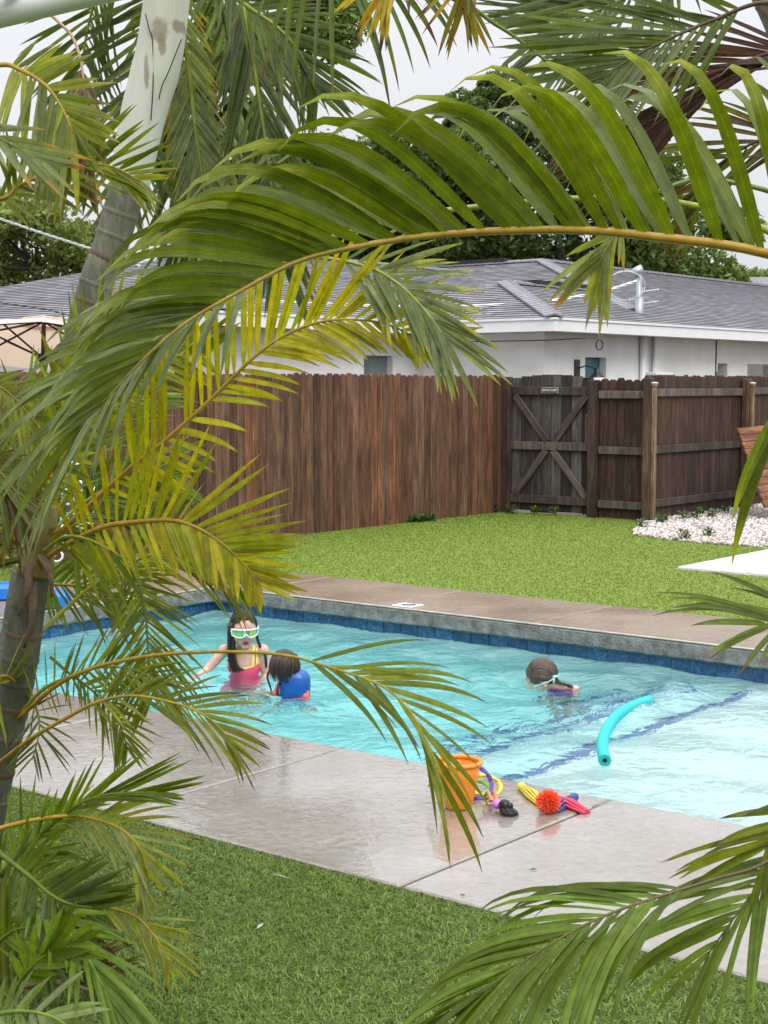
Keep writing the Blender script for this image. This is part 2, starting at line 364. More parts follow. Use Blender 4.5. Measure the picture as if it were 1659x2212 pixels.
# pool shell: walls, floor, ledge and steps
mb = MB(); ZB = -1.12
xs = [(S0, -.80, ZB), (-.80, -.45, WZ - .70), (-.45, .03, WZ - .45), (.03, S1, WZ - .25)]
for k, (a, b_, z) in enumerate(xs):
    mb.add(wq(a, b_, 0, T1, z), [(0, 1, 2, 3)])
    if k: mb.add([W(a, 0, z), W(a, T1, z), W(a, T1, xs[k - 1][2]), W(a, 0, xs[k - 1][2])], [(0, 1, 2, 3)])
for (s_a, t_a, s_b, t_b) in ((S0, 0, S1, 0), (S0, T1, S1, T1), (S0, 0, S0, T1), (S1, 0, S1, T1)):
    mb.add([W(s_a, t_a, ZB), W(s_b, t_b, ZB), W(s_b, t_b, -.10), W(s_a, t_a, -.10)], [(0, 1, 2, 3)])
pool = struct(mb.build("pool", M['plaster']))
# glazed tile band, tile by tile
tme = MB().box((0, 0, 0), (.1465, .012, .152), bev=.004); tm = bpy.data.meshes.new("tile"); tm.from_pydata(tme.v, [], tme.f); tm.materials.append(M['tile'])
def tile(p, rz):
    o = link("tile", tm, None, pool); o.location = tuple(p); o.rotation_euler = (0, 0, rz)
for k in range(int((S1 - S0) / .15)): tile(W(S0 + .075 + .15 * k, T1 - .004, -.176), YAW)
for k in range(int(T1 / .15) + 1): tile(W(S0 + .004, .075 + .15 * k, -.176), YAW + math.pi / 2)
for k in range(int((S1 - S0) / .15)): tile(W(S0 + .075 + .15 * k, .004, -.176), YAW)
# blue trim tiles on the step edges
for sx, zt in ((.03, WZ - .25), (-.45, WZ - .45), (-.80, WZ - .70)):
    for k in range(int(T1 / .15)):
        b2 = MB().box((0, 0, 0), (.075, .144, .008)); o = b2.build("step_tile", M['steptile'], pool); place(o, sx + .034, .085 + .15 * k, zt + .004)
        b2 = MB().box((0, 0, 0), (.008, .144, .06)); o = b2.build("step_tile", M['steptile'], pool); place(o, sx - .004, .085 + .15 * k, zt - .034)

# water: closed body with a rippled top
def build_water():
    nx, ny = 300, 150
    ss = np.linspace(S0 - .012, S1 + .012, nx); ts = np.linspace(-.012, T1 + .012, ny)
    SS, TT = np.meshgrid(ss, ts, indexing='ij'); Z = np.zeros_like(SS); r2 = np.random.default_rng(5)
    for k in range(42):
        lam = r2.uniform(.16, 1.1); an = r2.normal(.9, .8) if k % 3 else r2.uniform(0, 6.28); ph = r2.uniform(0, 6.28); q = 2 * math.pi / lam
        w1 = np.sin(q * (SS * math.cos(an) + TT * math.sin(an)) + ph + .8 * np.sin(SS * 1.7 + k) + .6 * np.sin(TT * 2.3 + 2 * k))
        Z += .0030 * lam ** .8 * w1
    for (cs, ct, am) in ((-2.38, 1.64, .011), (-1.85, 1.45, .009), (-.81, 2.54, .009)):
        rr = np.hypot(SS - cs, TT - ct); Z += am * np.cos(rr * 17) * np.exp(-rr * 1.1) * (1 - np.exp(-(rr / .2) ** 2))
    P = O0[None, None] + SS[..., None] * UX + TT[..., None] * VX; P = P.reshape(-1, 3).copy(); P[:, 2] = WZ + Z.ravel()
    idx = np.arange(nx * ny).reshape(nx, ny)
    F = np.stack([idx[:-1, :-1], idx[1:, :-1], idx[1:, 1:], idx[:-1, 1:]], -1).reshape(-1, 4)
    ring = np.concatenate([idx[:, 0], idx[-1, 1:], idx[-2::-1, -1], idx[0, -2:0:-1]]); nr = len(ring)
    Q = P[ring].copy(); Q[:, 2] = ZB - .03; n0 = len(P); P = np.vstack([P, Q])
    k = np.arange(nr); k2 = (k + 1) % nr
    F2 = np.stack([ring[k2], ring[k], n0 + k, n0 + k2], -1)
    o = np_mesh("water", P, np.vstack([F, F2]), M['water'], smooth=True)
    bm_ = bmesh.new(); bm_.from_mesh(o.data); bm_.verts.ensure_lookup_table()
    bm_.faces.new([bm_.verts[n0 + i] for i in range(nr)][::-1]); bmesh.ops.recalc_face_normals(bm_, faces=bm_.faces[:]); bm_.to_mesh(o.data); bm_.free()
    return o
struct(build_water())

# decks: each slab a piece of its own, joints recessed
deck = struct(MB().build("pool_deck", None)) if False else None
def slab_mesh(w, d, h, bev=.006): return MB().box((0, 0, -h / 2), (w, d, h), bev=bev)
def deck_base(name, s0, s1, t0, t1, mat):
    m_ = MB(); c = W((s0 + s1) / 2, (t0 + t1) / 2, -.03); m_.box(c, (s1 - s0, t1 - t0, .04), R=RY); return struct(m_.build(name, mat))
near = deck_base("pool_deck", S0, S1, DN, -.02, M['joint'])
far = deck_base("pool_deck_beyond", S0, S1, T1 + .02, DF, M['grout'])
left = deck_base("pool_deck_end", DL, S0 - .02, DN, DF, M['grout'])
def slabs(parent, cuts_s, t0, t1, mat, gap, top=.004):
    for a, b_ in zip(cuts_s[:-1], cuts_s[1:]):
        o = slab_mesh(b_ - a - gap, t1 - t0, .045 + top).build("slab", mat, parent); place(o, (a + b_) / 2, (t0 + t1) / 2, top)
slabs(near, [S0, -4.1, -2.8, -1.52, -.245, 1.065, 2.37, S1], DN, 0.03, M['deck'], .016)
slabs(far, [S0 - .02, -4.1, -2.80, -1.50, -.2, 1.1, 2.4, S1], T1 - .03, DF, M['deck_far'], .028)
for a, b_ in zip([DN, .03, 1.3, 2.6, T1 - .0], [.03, 1.3, 2.6, T1, DF]):
    o = slab_mesh(S0 + .03 - DL - .02, b_ - a - .026, .05).build("slab", M['deck_far'], left); place(o, (DL + S0 + .03) / 2 - .01, (a + b_) / 2, .004)
# coping: cantilevered concrete edge over the tile (far, end and near sides)
def coping(name, s0, s1, t0, t1, parent):
    m_ = MB().box((0, 0, 0), (s1 - s0, t1 - t0, .105), bev=.012)
    o = m_.build(name, M['coping'], parent); place(o, (s0 + s1) / 2, (t0 + t1) / 2, -.051); return o
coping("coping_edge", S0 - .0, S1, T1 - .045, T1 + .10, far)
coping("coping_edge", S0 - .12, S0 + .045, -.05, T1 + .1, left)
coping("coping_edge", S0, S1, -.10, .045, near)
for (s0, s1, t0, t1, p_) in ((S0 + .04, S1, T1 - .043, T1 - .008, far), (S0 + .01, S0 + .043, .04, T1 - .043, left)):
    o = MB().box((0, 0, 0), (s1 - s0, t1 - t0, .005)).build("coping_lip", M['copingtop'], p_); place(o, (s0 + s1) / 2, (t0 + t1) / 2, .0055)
# depth-marker tile on the far coping: white with a blue no-diving mark
p = W(-2.62, T1 + .10, .008); mk = MB().box((0, 0, 0), (.17, .15, .008), bev=.002).build("marker_tile", M['whitepaint']); place(mk, -2.62, T1 + .10, .009)
tag(mk, "small white no-diving marker tile with dark symbol set in the far deck", "marker tile")
M['bluemark'] = pmat('blue_mark', (.02, .05, .16), .4)
mm = MB(); mm.lathe([(.042, 0), (.052, 0), (.052, .002), (.042, .002)], n=20, close=True)
o = mm.build("ring_symbol", M['bluemark']); place(o, -2.61, T1 + .10, .0135); WLOC[mk.name] = Matrix.LocRotScale(mk.location, mk.rotation_euler, None); par(o, mk)
o = MB().box((0, 0, 0), (.085, .012, .002)).build("slash_symbol", M['bluemark']); place(o, -2.61, T1 + .10, .0145, .7); par(o, mk)
o = MB().ell((0, 0, 0), (.03, .009, .002)).build("diver_symbol", M['bluemark']); place(o, -2.61, T1 + .10, .0145, -.4); par(o, mk)

# turf: backing sheets + blades
def poly_sheet(name, pts, z, mat):
    m_ = MB(); m_.add([W(a, b_, z) for a, b_ in pts], [tuple(range(len(pts)))]); return struct(m_.build(name, mat))
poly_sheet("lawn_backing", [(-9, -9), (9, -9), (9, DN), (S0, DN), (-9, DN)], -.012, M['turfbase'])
GR = [(-4.62, 10.45), (-4.35, 9.72), (-4.0, 9.1), (-3.5, 8.85), (-2.9, 8.75), (-2.2, 8.8), (3, 9.6)]       # gravel edge
FT = [(-6.72, -3), (DL, -3), (DL, DF), (6, DF), (6, 9.9)] + GR[::-1] + [(-4.75, 10.7), (-6.72, 10.7)]
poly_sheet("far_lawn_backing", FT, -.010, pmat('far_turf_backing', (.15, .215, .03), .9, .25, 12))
def inside(pts, S, T):
    r = np.zeros(S.shape, bool); n = len(pts); j = n - 1
    for i in range(n):
        (xi, yi), (xj, yj) = pts[i], pts[j]
        c = ((yi > T) != (yj > T)) & (S < (xj - xi) * (T - yi) / (yj - yi + 1e-12) + xi); r ^= c; j = i
    return r
def blades(name, S, T, h, w, label, cols, lean=.6, seed=1):
    r2 = np.random.default_rng(seed); n = len(S)
    P = O0[None] + S[:, None] * UX + T[:, None] * VX; P[:, 2] = -.012
    a = r2.uniform(0, 6.283, n); hh = h * r2.uniform(.6, 1.25, n); le = lean * r2.uniform(.2, 1.2, n)
    d = np.stack([np.cos(a), np.sin(a), np.zeros(n)], 1); b = r2.uniform(0, 6.283, n); wv = np.stack([np.cos(b), np.sin(b), np.zeros(n)], 1) * (w * r2.uniform(.6, 1.3, n))[:, None] / 2
    mid = P + d * (hh * le * .35)[:, None]; mid[:, 2] += hh * .62
    tip = P + d * (hh * le * 1.1)[:, None]; tip[:, 2] += hh * (1 - .25 * le)
    V = np.stack([P - wv, P + wv, mid + wv * .8, mid - wv * .8, tip + wv * .15, tip - wv * .15], 1).reshape(-1, 3)
    i = np.arange(n)[:, None] * 6; F = np.concatenate([i + np.array([0, 1, 2, 3]), i + np.array([3, 2, 4, 5])], 0)
    ci = r2.integers(0, len(cols), n); c = np.array(cols)[ci] * r2.uniform(.75, 1.25, n)[:, None]
    return stuff(np_mesh(name, V, F, M['turf'], np.repeat(c, 6, 0)), label, "grass")
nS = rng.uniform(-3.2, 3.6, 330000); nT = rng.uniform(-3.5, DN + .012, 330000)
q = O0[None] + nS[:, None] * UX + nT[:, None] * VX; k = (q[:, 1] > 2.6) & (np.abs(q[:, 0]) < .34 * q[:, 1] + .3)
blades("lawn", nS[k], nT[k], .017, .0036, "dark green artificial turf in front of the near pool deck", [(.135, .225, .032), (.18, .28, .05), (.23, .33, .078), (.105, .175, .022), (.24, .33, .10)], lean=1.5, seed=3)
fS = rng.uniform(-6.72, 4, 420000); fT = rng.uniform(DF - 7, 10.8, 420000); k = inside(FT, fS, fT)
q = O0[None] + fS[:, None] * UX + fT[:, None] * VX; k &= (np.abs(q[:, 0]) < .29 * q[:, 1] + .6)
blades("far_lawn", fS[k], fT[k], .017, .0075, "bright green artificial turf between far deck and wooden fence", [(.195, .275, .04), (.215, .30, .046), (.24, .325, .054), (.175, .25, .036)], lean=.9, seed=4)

# gravel bed of pale stones
GP = [(-4.72, 18), (-4.72, 10.5)] + GR + [(3, 18)]
poly_sheet("gravel_bed", GP, -.008, pmat('gravel_dust', (.42, .38, .34), .9, .3, 30))
gs = rng.uniform(-4.7, .5, 42000); gt = rng.uniform(8.6, 15, 42000); k = inside(GP, gs, gt); gs, gt = gs[k], gt[k]
n = len(gs); P = O0[None] + gs[:, None] * UX + gt[:, None] * VX; P[:, 2] = rng.uniform(-.004, .012, n)
base = np.array([(1, 0, 0), (-.5, .87, 0), (-.5, -.87, 0), (0, 0, .7), (0, 0, -.7)]); sz = rng.uniform(.014, .032, n); an = rng.uniform(0, 6.28, n)
V = base[None] * sz[:, None, None] * rng.uniform(.7, 1.3, (n, 5, 1)); ca, sa = np.cos(an)[:, None], np.sin(an)[:, None]
V = np.stack([V[..., 0] * ca - V[..., 1] * sa, V[..., 0] * sa + V[..., 1] * ca, V[..., 2]], -1) + P[:, None]
F = np.concatenate([np.arange(n)[:, None] * 5 + np.array(f) for f in ((0, 1, 3), (1, 2, 3), (2, 0, 3), (1, 0, 4), (2, 1, 4), (0, 2, 4))], 0)
gc = np.array([(.62, .57, .53), (.50, .42, .37), (.72, .69, .66), (.30, .25, .22)])[rng.integers(0, 4, n)] * rng.uniform(.8, 1.1, n)[:, None]
M['stone'] = attrmat('pale_stone', .8)
stuff(np_mesh("gravel", V.reshape(-1, 3), F, M['stone'], np.repeat(gc, 5, 0)), "pale pinkish white gravel stones beside the fence", "gravel")

# white concrete pavers set in the far turf
pav = struct(MB().box((0, 0, 0), (2.6, 2.6, .02)).build("paving", M['grout'])); place(pav, -2.24 + 1.3, 6.69 + 1.3, -.012); WLOC[pav.name] = Matrix.LocRotScale(pav.location, pav.rotation_euler, None)
M['paver'] = pmat('white_paver', (.55, .55, .55), .6, .08, 6, bump=.2)
for i in range(4):
    for j in range(4):
        o = MB().box((0, 0, 0), (.612, .612, .05), bev=.008).build("paver", M['paver'], pav); place(o, -2.24 + .325 + .65 * i, 6.69 + .325 + .65 * j, -.008)

# ================================================================== FENCE
def picket_mesh(name, w, h, th=.018, dog=.028, mat=None):
    m_ = MB(); hw = w / 2; pr = [(-hw, 0), (hw, 0), (hw, h - dog), (hw - dog * .9, h), (-hw + dog * .9, h), (-hw, h - dog)]
    vs_ = [(x, -th / 2, z) for x, z in pr] + [(x, th / 2, z) for x, z in pr]
    fs_ = [(0, 1, 2, 3, 4, 5), (11, 10, 9, 8, 7, 6)] + [(i, i + 6, (i + 1) % 6 + 6, (i + 1) % 6) for i in range(6)]
    m_.add(vs_, fs_); me = bpy.data.meshes.new(name); me.from_pydata(m_.v, [], m_.f); me.materials.append(mat); return me
def fence_thing(name, loc, label): return empty(name, loc, label, "fence")
FS = -6.70
f1 = fence_thing("wooden_fence", W(FS, 6), "weathered brown board fence running behind the lawn from palms to gate")
pk = [picket_mesh("picket", w, 1.69, mat=M['picket']) for w in (.100, .104, .097)]
t = 1.3; k = 0
while t < 10.66:
    w = random.choice((.100, .104, .097)); o = link("picket", pk[(.100, .104, .097).index(w)], None, f1)
    place(o, FS + random.uniform(-.004, .004), t, -.03 + random.uniform(-.012, .012), math.pi / 2 + random.uniform(-.05, .05)); o.rotation_euler[1] += random.uniform(-.004, .004)
    t += w + .005
for z in (.25, .85, 1.45):
    o = MB().box((0, 0, 0), (9.2, .038, .085)).build("rail", M['rail'], f1); place(o, FS - .032, 5.95, z, math.pi / 2)
for tt in (1.4, 3.8, 6.2, 8.6):
    o = MB().box((0, 0, .8), (.09, .09, 1.6), bev=.006).build("post", M['post'], f1); place(o, FS - .10, tt, 0)
# gate with Z-braces meeting at the middle rail
GT = 10.66
gate = empty("wooden_gate", W(-6.05, GT), "dark weathered wooden gate with crossed braces in the fence corner", "gate")
for kx, (sx, wd) in enumerate(((-6.655, .15),)):
    o = MB().box((0, 0, .82), (wd, .09, 1.66), bev=.006).build("post", M['post'], gate); place(o, sx, GT - .03, -.01)
GA, GB = -6.60, -5.455; nb = 8; bw = (GB - GA) / nb
for i in range(nb):
    xm = GA + (i + .5) * bw; c = (i + .5) / nb * 2 - 1; h = 1.585 + .05 * (1 - c * c)
    me = picket_mesh("board", bw - .006, h, .02, .006, M['gate_wood']); o = link("board", me, None, gate); place(o, xm, GT + .02 + random.uniform(-.004, .004), .03)
for z in (1.47, .815, .17):
    o = MB().box((0, 0, 0), (GB - GA + .02, .036, .098), bev=.004).build("rail", M['rail'], gate); place(o, (GA + GB) / 2, GT - .012, z)
    o.rotation_euler[1] = random.uniform(-.006, .006)
def brace(a, b_, zA, zB, y):
    L = math.hypot(b_ - a, zB - zA); o = MB().box((0, 0, 0), (.082, .03, L), bev=.004).build("brace", M['rail'], gate)
    place(o, (a + b_) / 2, y, (zA + zB) / 2); o.rotation_euler = (Matrix.Rotation(YAW, 3, 'Z') @ Matrix.Rotation(math.atan2(b_ - a, zB - zA), 3, 'Y')).to_euler()
mid = (GA + GB) / 2
brace(GA + .07, mid - .035, 1.42, .865, GT - .016); brace(GB - .07, mid + .055, 1.42, .865, GT - .014)
brace(mid - .05, GA + .07, .765, .215, GT - .015); brace(mid + .04, GB - .06, .765, .215, GT - .013)
o = MB().box((0, 0, 0), (.075, .024, .36), bev=.003).build("patch_board", M['rail'], gate); place(o, GB - .05, GT - .006, 1.02)
# sign KEEP GATE CLOSED
sg = MB().box((0, 0, 0), (.235, .006, .066)).build("sign", pmat('sign_plate', (.55, .53, .5), .4)); place(sg, mid + .005, GT - .036, 1.478)
tag(sg, "small black and white KEEP GATE CLOSED sign on the top rail of the gate", "sign"); WLOC[sg.name] = Matrix.LocRotScale(sg.location, sg.rotation_euler, None)
o = MB().box((0, 0, 0), (.222, .003, .054)).build("sign_panel", M['black'], sg); place(o, mid + .005, GT - .0405, 1.478)
tx = bpy.data.curves.new("lettering", 'FONT'); tx.body = "KEEP GATE CLOSED"; tx.size = .036; tx.align_x = 'CENTER'; tx.align_y = 'CENTER'; tx.extrude = .0008; tx.offset = .0006
to = bpy.data.objects.new("lettering", tx); COL.objects.link(to); tx.materials.append(pmat('letter_white', (.8, .8, .78), .5))
place(to, mid + .005, GT - .0425, 1.478); to.rotation_euler = (Matrix.Rotation(YAW, 3, 'Z') @ Matrix.Rotation(math.pi / 2, 3, 'X')).to_euler(); to.scale = (.62, 1.0, 1)
bpy.context.view_layer.update(); dg = bpy.context.evaluated_depsgraph_get(); lm = bpy.data.meshes.new_from_object(to.evaluated_get(dg)); lo = link("lettering", lm, None, sg); lo.location, lo.rotation_euler, lo.scale = to.location, to.rotation_euler, to.scale; bpy.data.objects.remove(to); lo.name = 'lettering'
# short panel between gate and corner post
f2 = fence_thing("fence_panel", W(-5.2, GT), "short dark brown fence panel between the gate post and the corner post")
o = MB().box((0, 0, .8), (.095, .095, 1.60), bev=.006).build("post", M['post'], f2); place(o, -5.42, GT - .04, 0)
for i in range(7):
    o = link("picket", picket_mesh("picket", .103, 1.66, mat=M['picket_dark']), None, f2); place(o, -5.41 + i * .106, GT + .03, -.03 + random.uniform(-.03, .03))
for z in (1.43, .785, .155):
    o = MB().box((0, 0, 0), (.62, .036, .088), bev=.004).build("rail", M['rail'], f2); place(o, -5.05, GT - .005, z)
# right-hand run, seen from inside
RS = -4.70
f3 = fence_thing("corner_fence", W(RS, 13), "dark brown fence run with rails facing the gravel at right")
for i, tt in enumerate((10.55, 13.05, 15.6)):
    o = MB().box((0, 0, .8), (.10, .10, 1.64), bev=.008).build("post", M['post'], f3); place(o, RS + .05, tt, 0)
    o = MB().box((0, 0, .77), (.045, .055, 1.50), bev=.006).build("post_lit_side", M['post_light'], f3); place(o, RS + .128, tt - .012, 0)  # pale strip added beside the dark post as its lit side
pm = picket_mesh("picket", .100, 1.68, mat=M['picket_dark']); t = 10.64
while t < 18.5:
    o = link("picket", pm, None, f3); place(o, RS - .03, t, -.03 + random.uniform(-.01, .012), math.pi / 2); t += .104
for a, b_ in ((10.6, 13.0), (13.1, 15.55), (15.65, 18)):
    for z in (1.455, .81, .19):
        o = MB().box((0, 0, 0), (b_ - a, .036, .088), bev=.004).build("rail", M['rail'], f3); place(o, RS + .0, (a + b_) / 2, z + random.uniform(-.012, .012), math.pi / 2)
        o.rotation_euler[0] += random.uniform(-.01, .01)
M['caplens'] = pmat('cap_lens', (.55, .54, .50), .3, .1); M['cap'] = pmat('cream_cap', (.42, .37, .25), .4, .1)
for i, tt in enumerate((10.55, 13.05)):
    m_ = MB(); m_.lathe([(0, -.03), (.036, -.03), (.038, .0), (.043, .003)], n=16); m_.v = m_.v
    cp = m_.build("post_light", M['cap'], None, True); place(cp, RS + .128, tt - .012, 1.555)
    WLOC[cp.name] = Matrix.LocRotScale(cp.location, cp.rotation_euler, None)
    o = MB().ell((0, 0, 0), (.044, .044, .013)).build("lens", M['caplens'], cp, True); place(o, RS + .128, tt - .012, 1.563)
    tag(cp, ("round cream light capping the post at the fence corner" if i == 0 else "round cream light capping the farther post at right"), "post light", "round lights on the fence posts")
# leaning slatted panel at the far right
lp = empty("slatted_panel", W(-4.2, 12.6), "orange brown slatted wooden panel leaning against the fence at the right edge", "panel")
pa, pb = at(1622, 930, 18.2), at(1676, 1085, 17.6); ax = VX * .75 + np.array([.05, -.2, .03])
for i in range(11):
    f = i / 10; c = pa * (1 - f) + pb * f + ax * .62
    R = Matrix((Vector(ax).normalized(), Vector(np.cross(pb - pa, ax)).normalized(), Vector(pb - pa).normalized())).transposed()
    o = MB().box((0, 0, 0), (.022, .09, 1.25)).build("slat", M['slat'], lp); o.location = tuple(c)
    o.rotation_euler = (R @ Matrix.Rotation(math.pi / 2, 3, 'Y') @ Matrix.Rotation(math.pi / 2, 3, 'Z')).to_euler()
    o = None
# small weeds along the fence foot
def weed_mesh(pts, n, h, lw, col, seed):
    r2 = random.Random(seed); m_ = MB()
    for (x, y, z) in pts:
        for _ in range(n):
            a = r2.uniform(0, 6.28); e = r2.uniform(.1, 1); rr = r2.uniform(0, h * .7); p = Vector((x + rr * math.cos(a), y + rr * math.sin(a), z + h * r2.uniform(.05, 1)))
            d = Vector((math.cos(a) * e, math.sin(a) * e, r2.uniform(-.2, .6))).normalized() * lw; s_ = d.cross(Vector((0, 0, 1))).normalized() * lw * .35
            c = tuple(q_ * r2.uniform(.7, 1.3) for q_ in col); m_.add([p, p + d * .5 + s_, p + d, p + d * .5 - s_], [(0, 1, 2, 3)], c)
        for _ in range(3):
            m_.tube([(x, y, z), (x + r2.uniform(-.4, .4) * h, y, z + h * .9)], [.003, .0015], 4, col=col)
    return m_
o = weed_mesh([tuple(g(975, 1112)), tuple(g(966, 1114))], 70, .17, .035, (.05, .10, .025), 1).build("weed", M['turf'], cols=True); tag(o, "tall thin weed climbing against the fence left of the gate", "weed")
o = weed_mesh([tuple(g(890 + 14 * i, 1127 - i)) for i in range(4)], 45, .05, .05, (.06, .15, .03), 2).build("weed", M['turf'], cols=True); tag(o, "low leafy weed patch at the fence foot beside the tall weed", "weed")
pts = [tuple(W(-4.45 + random.uniform(-.08, .2), 10.3 + .28 * i + random.uniform(-.1, .1), .0)) for i in range(7)] + [tuple(g(1070 + i * 45 + random.uniform(-15, 15), 1106 + i * 2)) for i in range(5)] + [tuple(g(1385, 1140)), tuple(g(1530, 1160)), tuple(g(1480, 1166))]
o = weed_mesh(pts, 46, .085, .05, (.07, .13, .035), 3).build("weeds", M['turf'], cols=True); stuff(o, "scattered small weeds along the fence foot and gravel", "weeds")
m_ = MB(); p = g(1165, 1108); M['rust'] = pmat('dry_orange_leaf', (.30, .09, .035), .7, .3)
for i in range(5): m_.tube([p + UX * (-.12 + .01 * i) + np.array([0, 0, .02 + .01 * i]), p + UX * (.1 + .02 * i) + np.array([0, 0, .012])], [.018, .006], 5)
tag(m_.build("fallen_leaf", M['rust']), "dry orange palm leaf scrap lying at the foot of the gate", "leaf")

# ================================================================== HOUSE BEHIND
house = empty("white_house", W(-12, 16), "white stucco house with grey shingle hip roof behind the fence", "house")
E1, EC, TC, E3 = -10.9, -10.9, 14.6, -8.5      # eave lines (s of the recessed eave, wing corner)
ZE, OV = 2.38, .5
def wall_piece(s0, s1, t0, t1, z0, z1, mat=M['stucco'], name="wall"):
    m_ = MB().box((0, 0, 0), (abs(s1 - s0), abs(t1 - t0), z1 - z0)); o = m_.build(name, mat, house); place(o, (s0 + s1) / 2, (t0 + t1) / 2, (z0 + z1) / 2); return o
TL = 10.0
def wz(x_px, s_c): # t where the plane s = s_c is seen at this column
    k = (x_px - CX) / FPX; lo, hi = -5, 60
    for _ in range(50):
        m_ = (lo + hi) / 2; p = W(s_c, m_)
        if p[0] / p[1] < k: lo = m_
        else: hi = m_
    return lo
sw1, tw2, sw3 = E1 - OV, TC + OV, E3 - OV
ta, tb = wz(786, sw1), wz(848, sw1)
wall_piece(sw1 - .2, sw1, TL + OV, ta, -.05, ZE); wall_piece(sw1 - .2, sw1, tb, tw2 + .2, -.05, ZE)
wall_piece(sw1 - .2, sw1, ta, tb, 2.0, ZE); wall_piece(sw1 - .2, sw1, ta, tb, -.05, .9)
win = MB().box((0, 0, 0), (.05, tb - ta, 1.1)).build("window", M['glass'], house); place(win, sw1 - .14, (ta + tb) / 2, 1.45)
fr = MB()
for yy in (-(tb - ta) / 2 + .035, (tb - ta) / 2 - .035): fr.box((0, yy, 0), (.09, .14, 1.1))
for zz in (-.515, 0, .515): fr.box((0, 0, zz), (.085, tb - ta - .2, .09))
o = fr.build("frame", M['whitepaint'], win); place(o, sw1 - .08, (ta + tb) / 2, 1.45)
wall_piece(-17, sw1 - .2, TL + OV, TL + OV + .2, -.05, ZE)
wall_piece(sw1, sw3, tw2, tw2 + .2, -.05, ZE - .002)
d0, d1 = wz(1262, sw3), wz(1307, sw3); o0, o1, o2 = wz(1542, sw3), wz(1568, sw3), wz(1611, sw3)
wall_piece(sw3 - .2, sw3, tw2 + .2, d0, -.05, ZE); wall_piece(sw3 - .2, sw3, d1, o0, -.05, ZE); wall_piece(sw3 - .2, sw3, d0, d1, 1.98, ZE)
wall_piece(sw3 - .2, sw3, o0, 46, 1.93, ZE); wall_piece(sw3 - .2, sw3, o1, o2, -.05, 1.93, name="column")
dr = MB().box((0, 0, 0), (.05, d1 - d0, 2.05)).build("door", M['teal'], house); place(dr, sw3 - .15, (d0 + d1) / 2, .96)
pn = MB(); w = (d1 - d0)
for yy in (-w * .22, w * .22):
    for zz, hh in ((.72, .36), (.1, .6), (-.62, .5)): pn.box((0, yy, zz), (.02, w * .3, hh), bev=.008)
o = pn.build("door_panel", M['teal'], dr); place(o, sw3 - .122, (d0 + d1) / 2, .96)
# wall lantern beside the door
lt = wz(1245, sw3); ln = empty("wall_lantern", W(sw3 + .1, lt, 1.6), "black wall lantern beside the teal door of the house", "lantern")
o = MB().box((0, 0, 0), (.02, .16, .36), bev=.006).build("back_plate", M['black'], ln); place(o, sw3 + .012, lt - .02, 1.76)
o = MB().tube([(0, 0, 0), (.1, .05, .04), (.2, .1, .02), (.24, .14, -.04)], .012, 6).build("arm", M['black'], ln); place(o, sw3 + .02, lt, 1.80)
m_ = MB(); m_.lathe([(0, .16), (.03, .14), (.04, .10), (.075, .05), (.13, .0), (.13, -.02), (0, -.02)], n=18); o = m_.build("shade", M['black'], ln, True); place(o, sw3 + .27, lt + .15, 1.66)
m_ = MB(); m_.lathe([(.13, 0), (.135, -.045), (0, -.045)], n=18); o = m_.build("shade_rim", M['whitepaint'], ln); place(o, sw3 + .27, lt + .15, 1.655)
m_ = MB(); m_.lathe([(.10, -.02), (.12, -.14), (.10, -.26), (0, -.26)], n=16); o = m_.build("glass_globe", M['glass'], ln, True); place(o, sw3 + .27, lt + .15, 1.63)
# conduits and meter box
tcn = wz(1385, sw3)
for q_, rr, z1_ in ((wz(1379, sw3), .05, ZE), (wz(1401, sw3), .03, ZE)):
    o = MB().tube([W(sw3 + .06, q_, .3), W(sw3 + .06, q_, z1_ - .02)], rr, 10).build("conduit", M['whitepaint'] if rr > .04 else M['galv'], house, True)
o = MB().box((0, 0, 0), (.2, .55, .8), bev=.02).build("meter_box", M['whitepaint'], house); place(o, sw3 + .11, wz(1407, sw3), 1.3)
o = MB().box((0, 0, 0), (.24, .6, .05), bev=.01).build("meter_box_lid", M['whitepaint'], house); place(o, sw3 + .12, wz(1407, sw3), 1.725)
o = MB().tube([W(sw3 + .01, o0, 1.5), W(sw3 + .01, o0 + .01, ZE - .03)], .012, 6).build("crack_line", M['darkcable'], house)
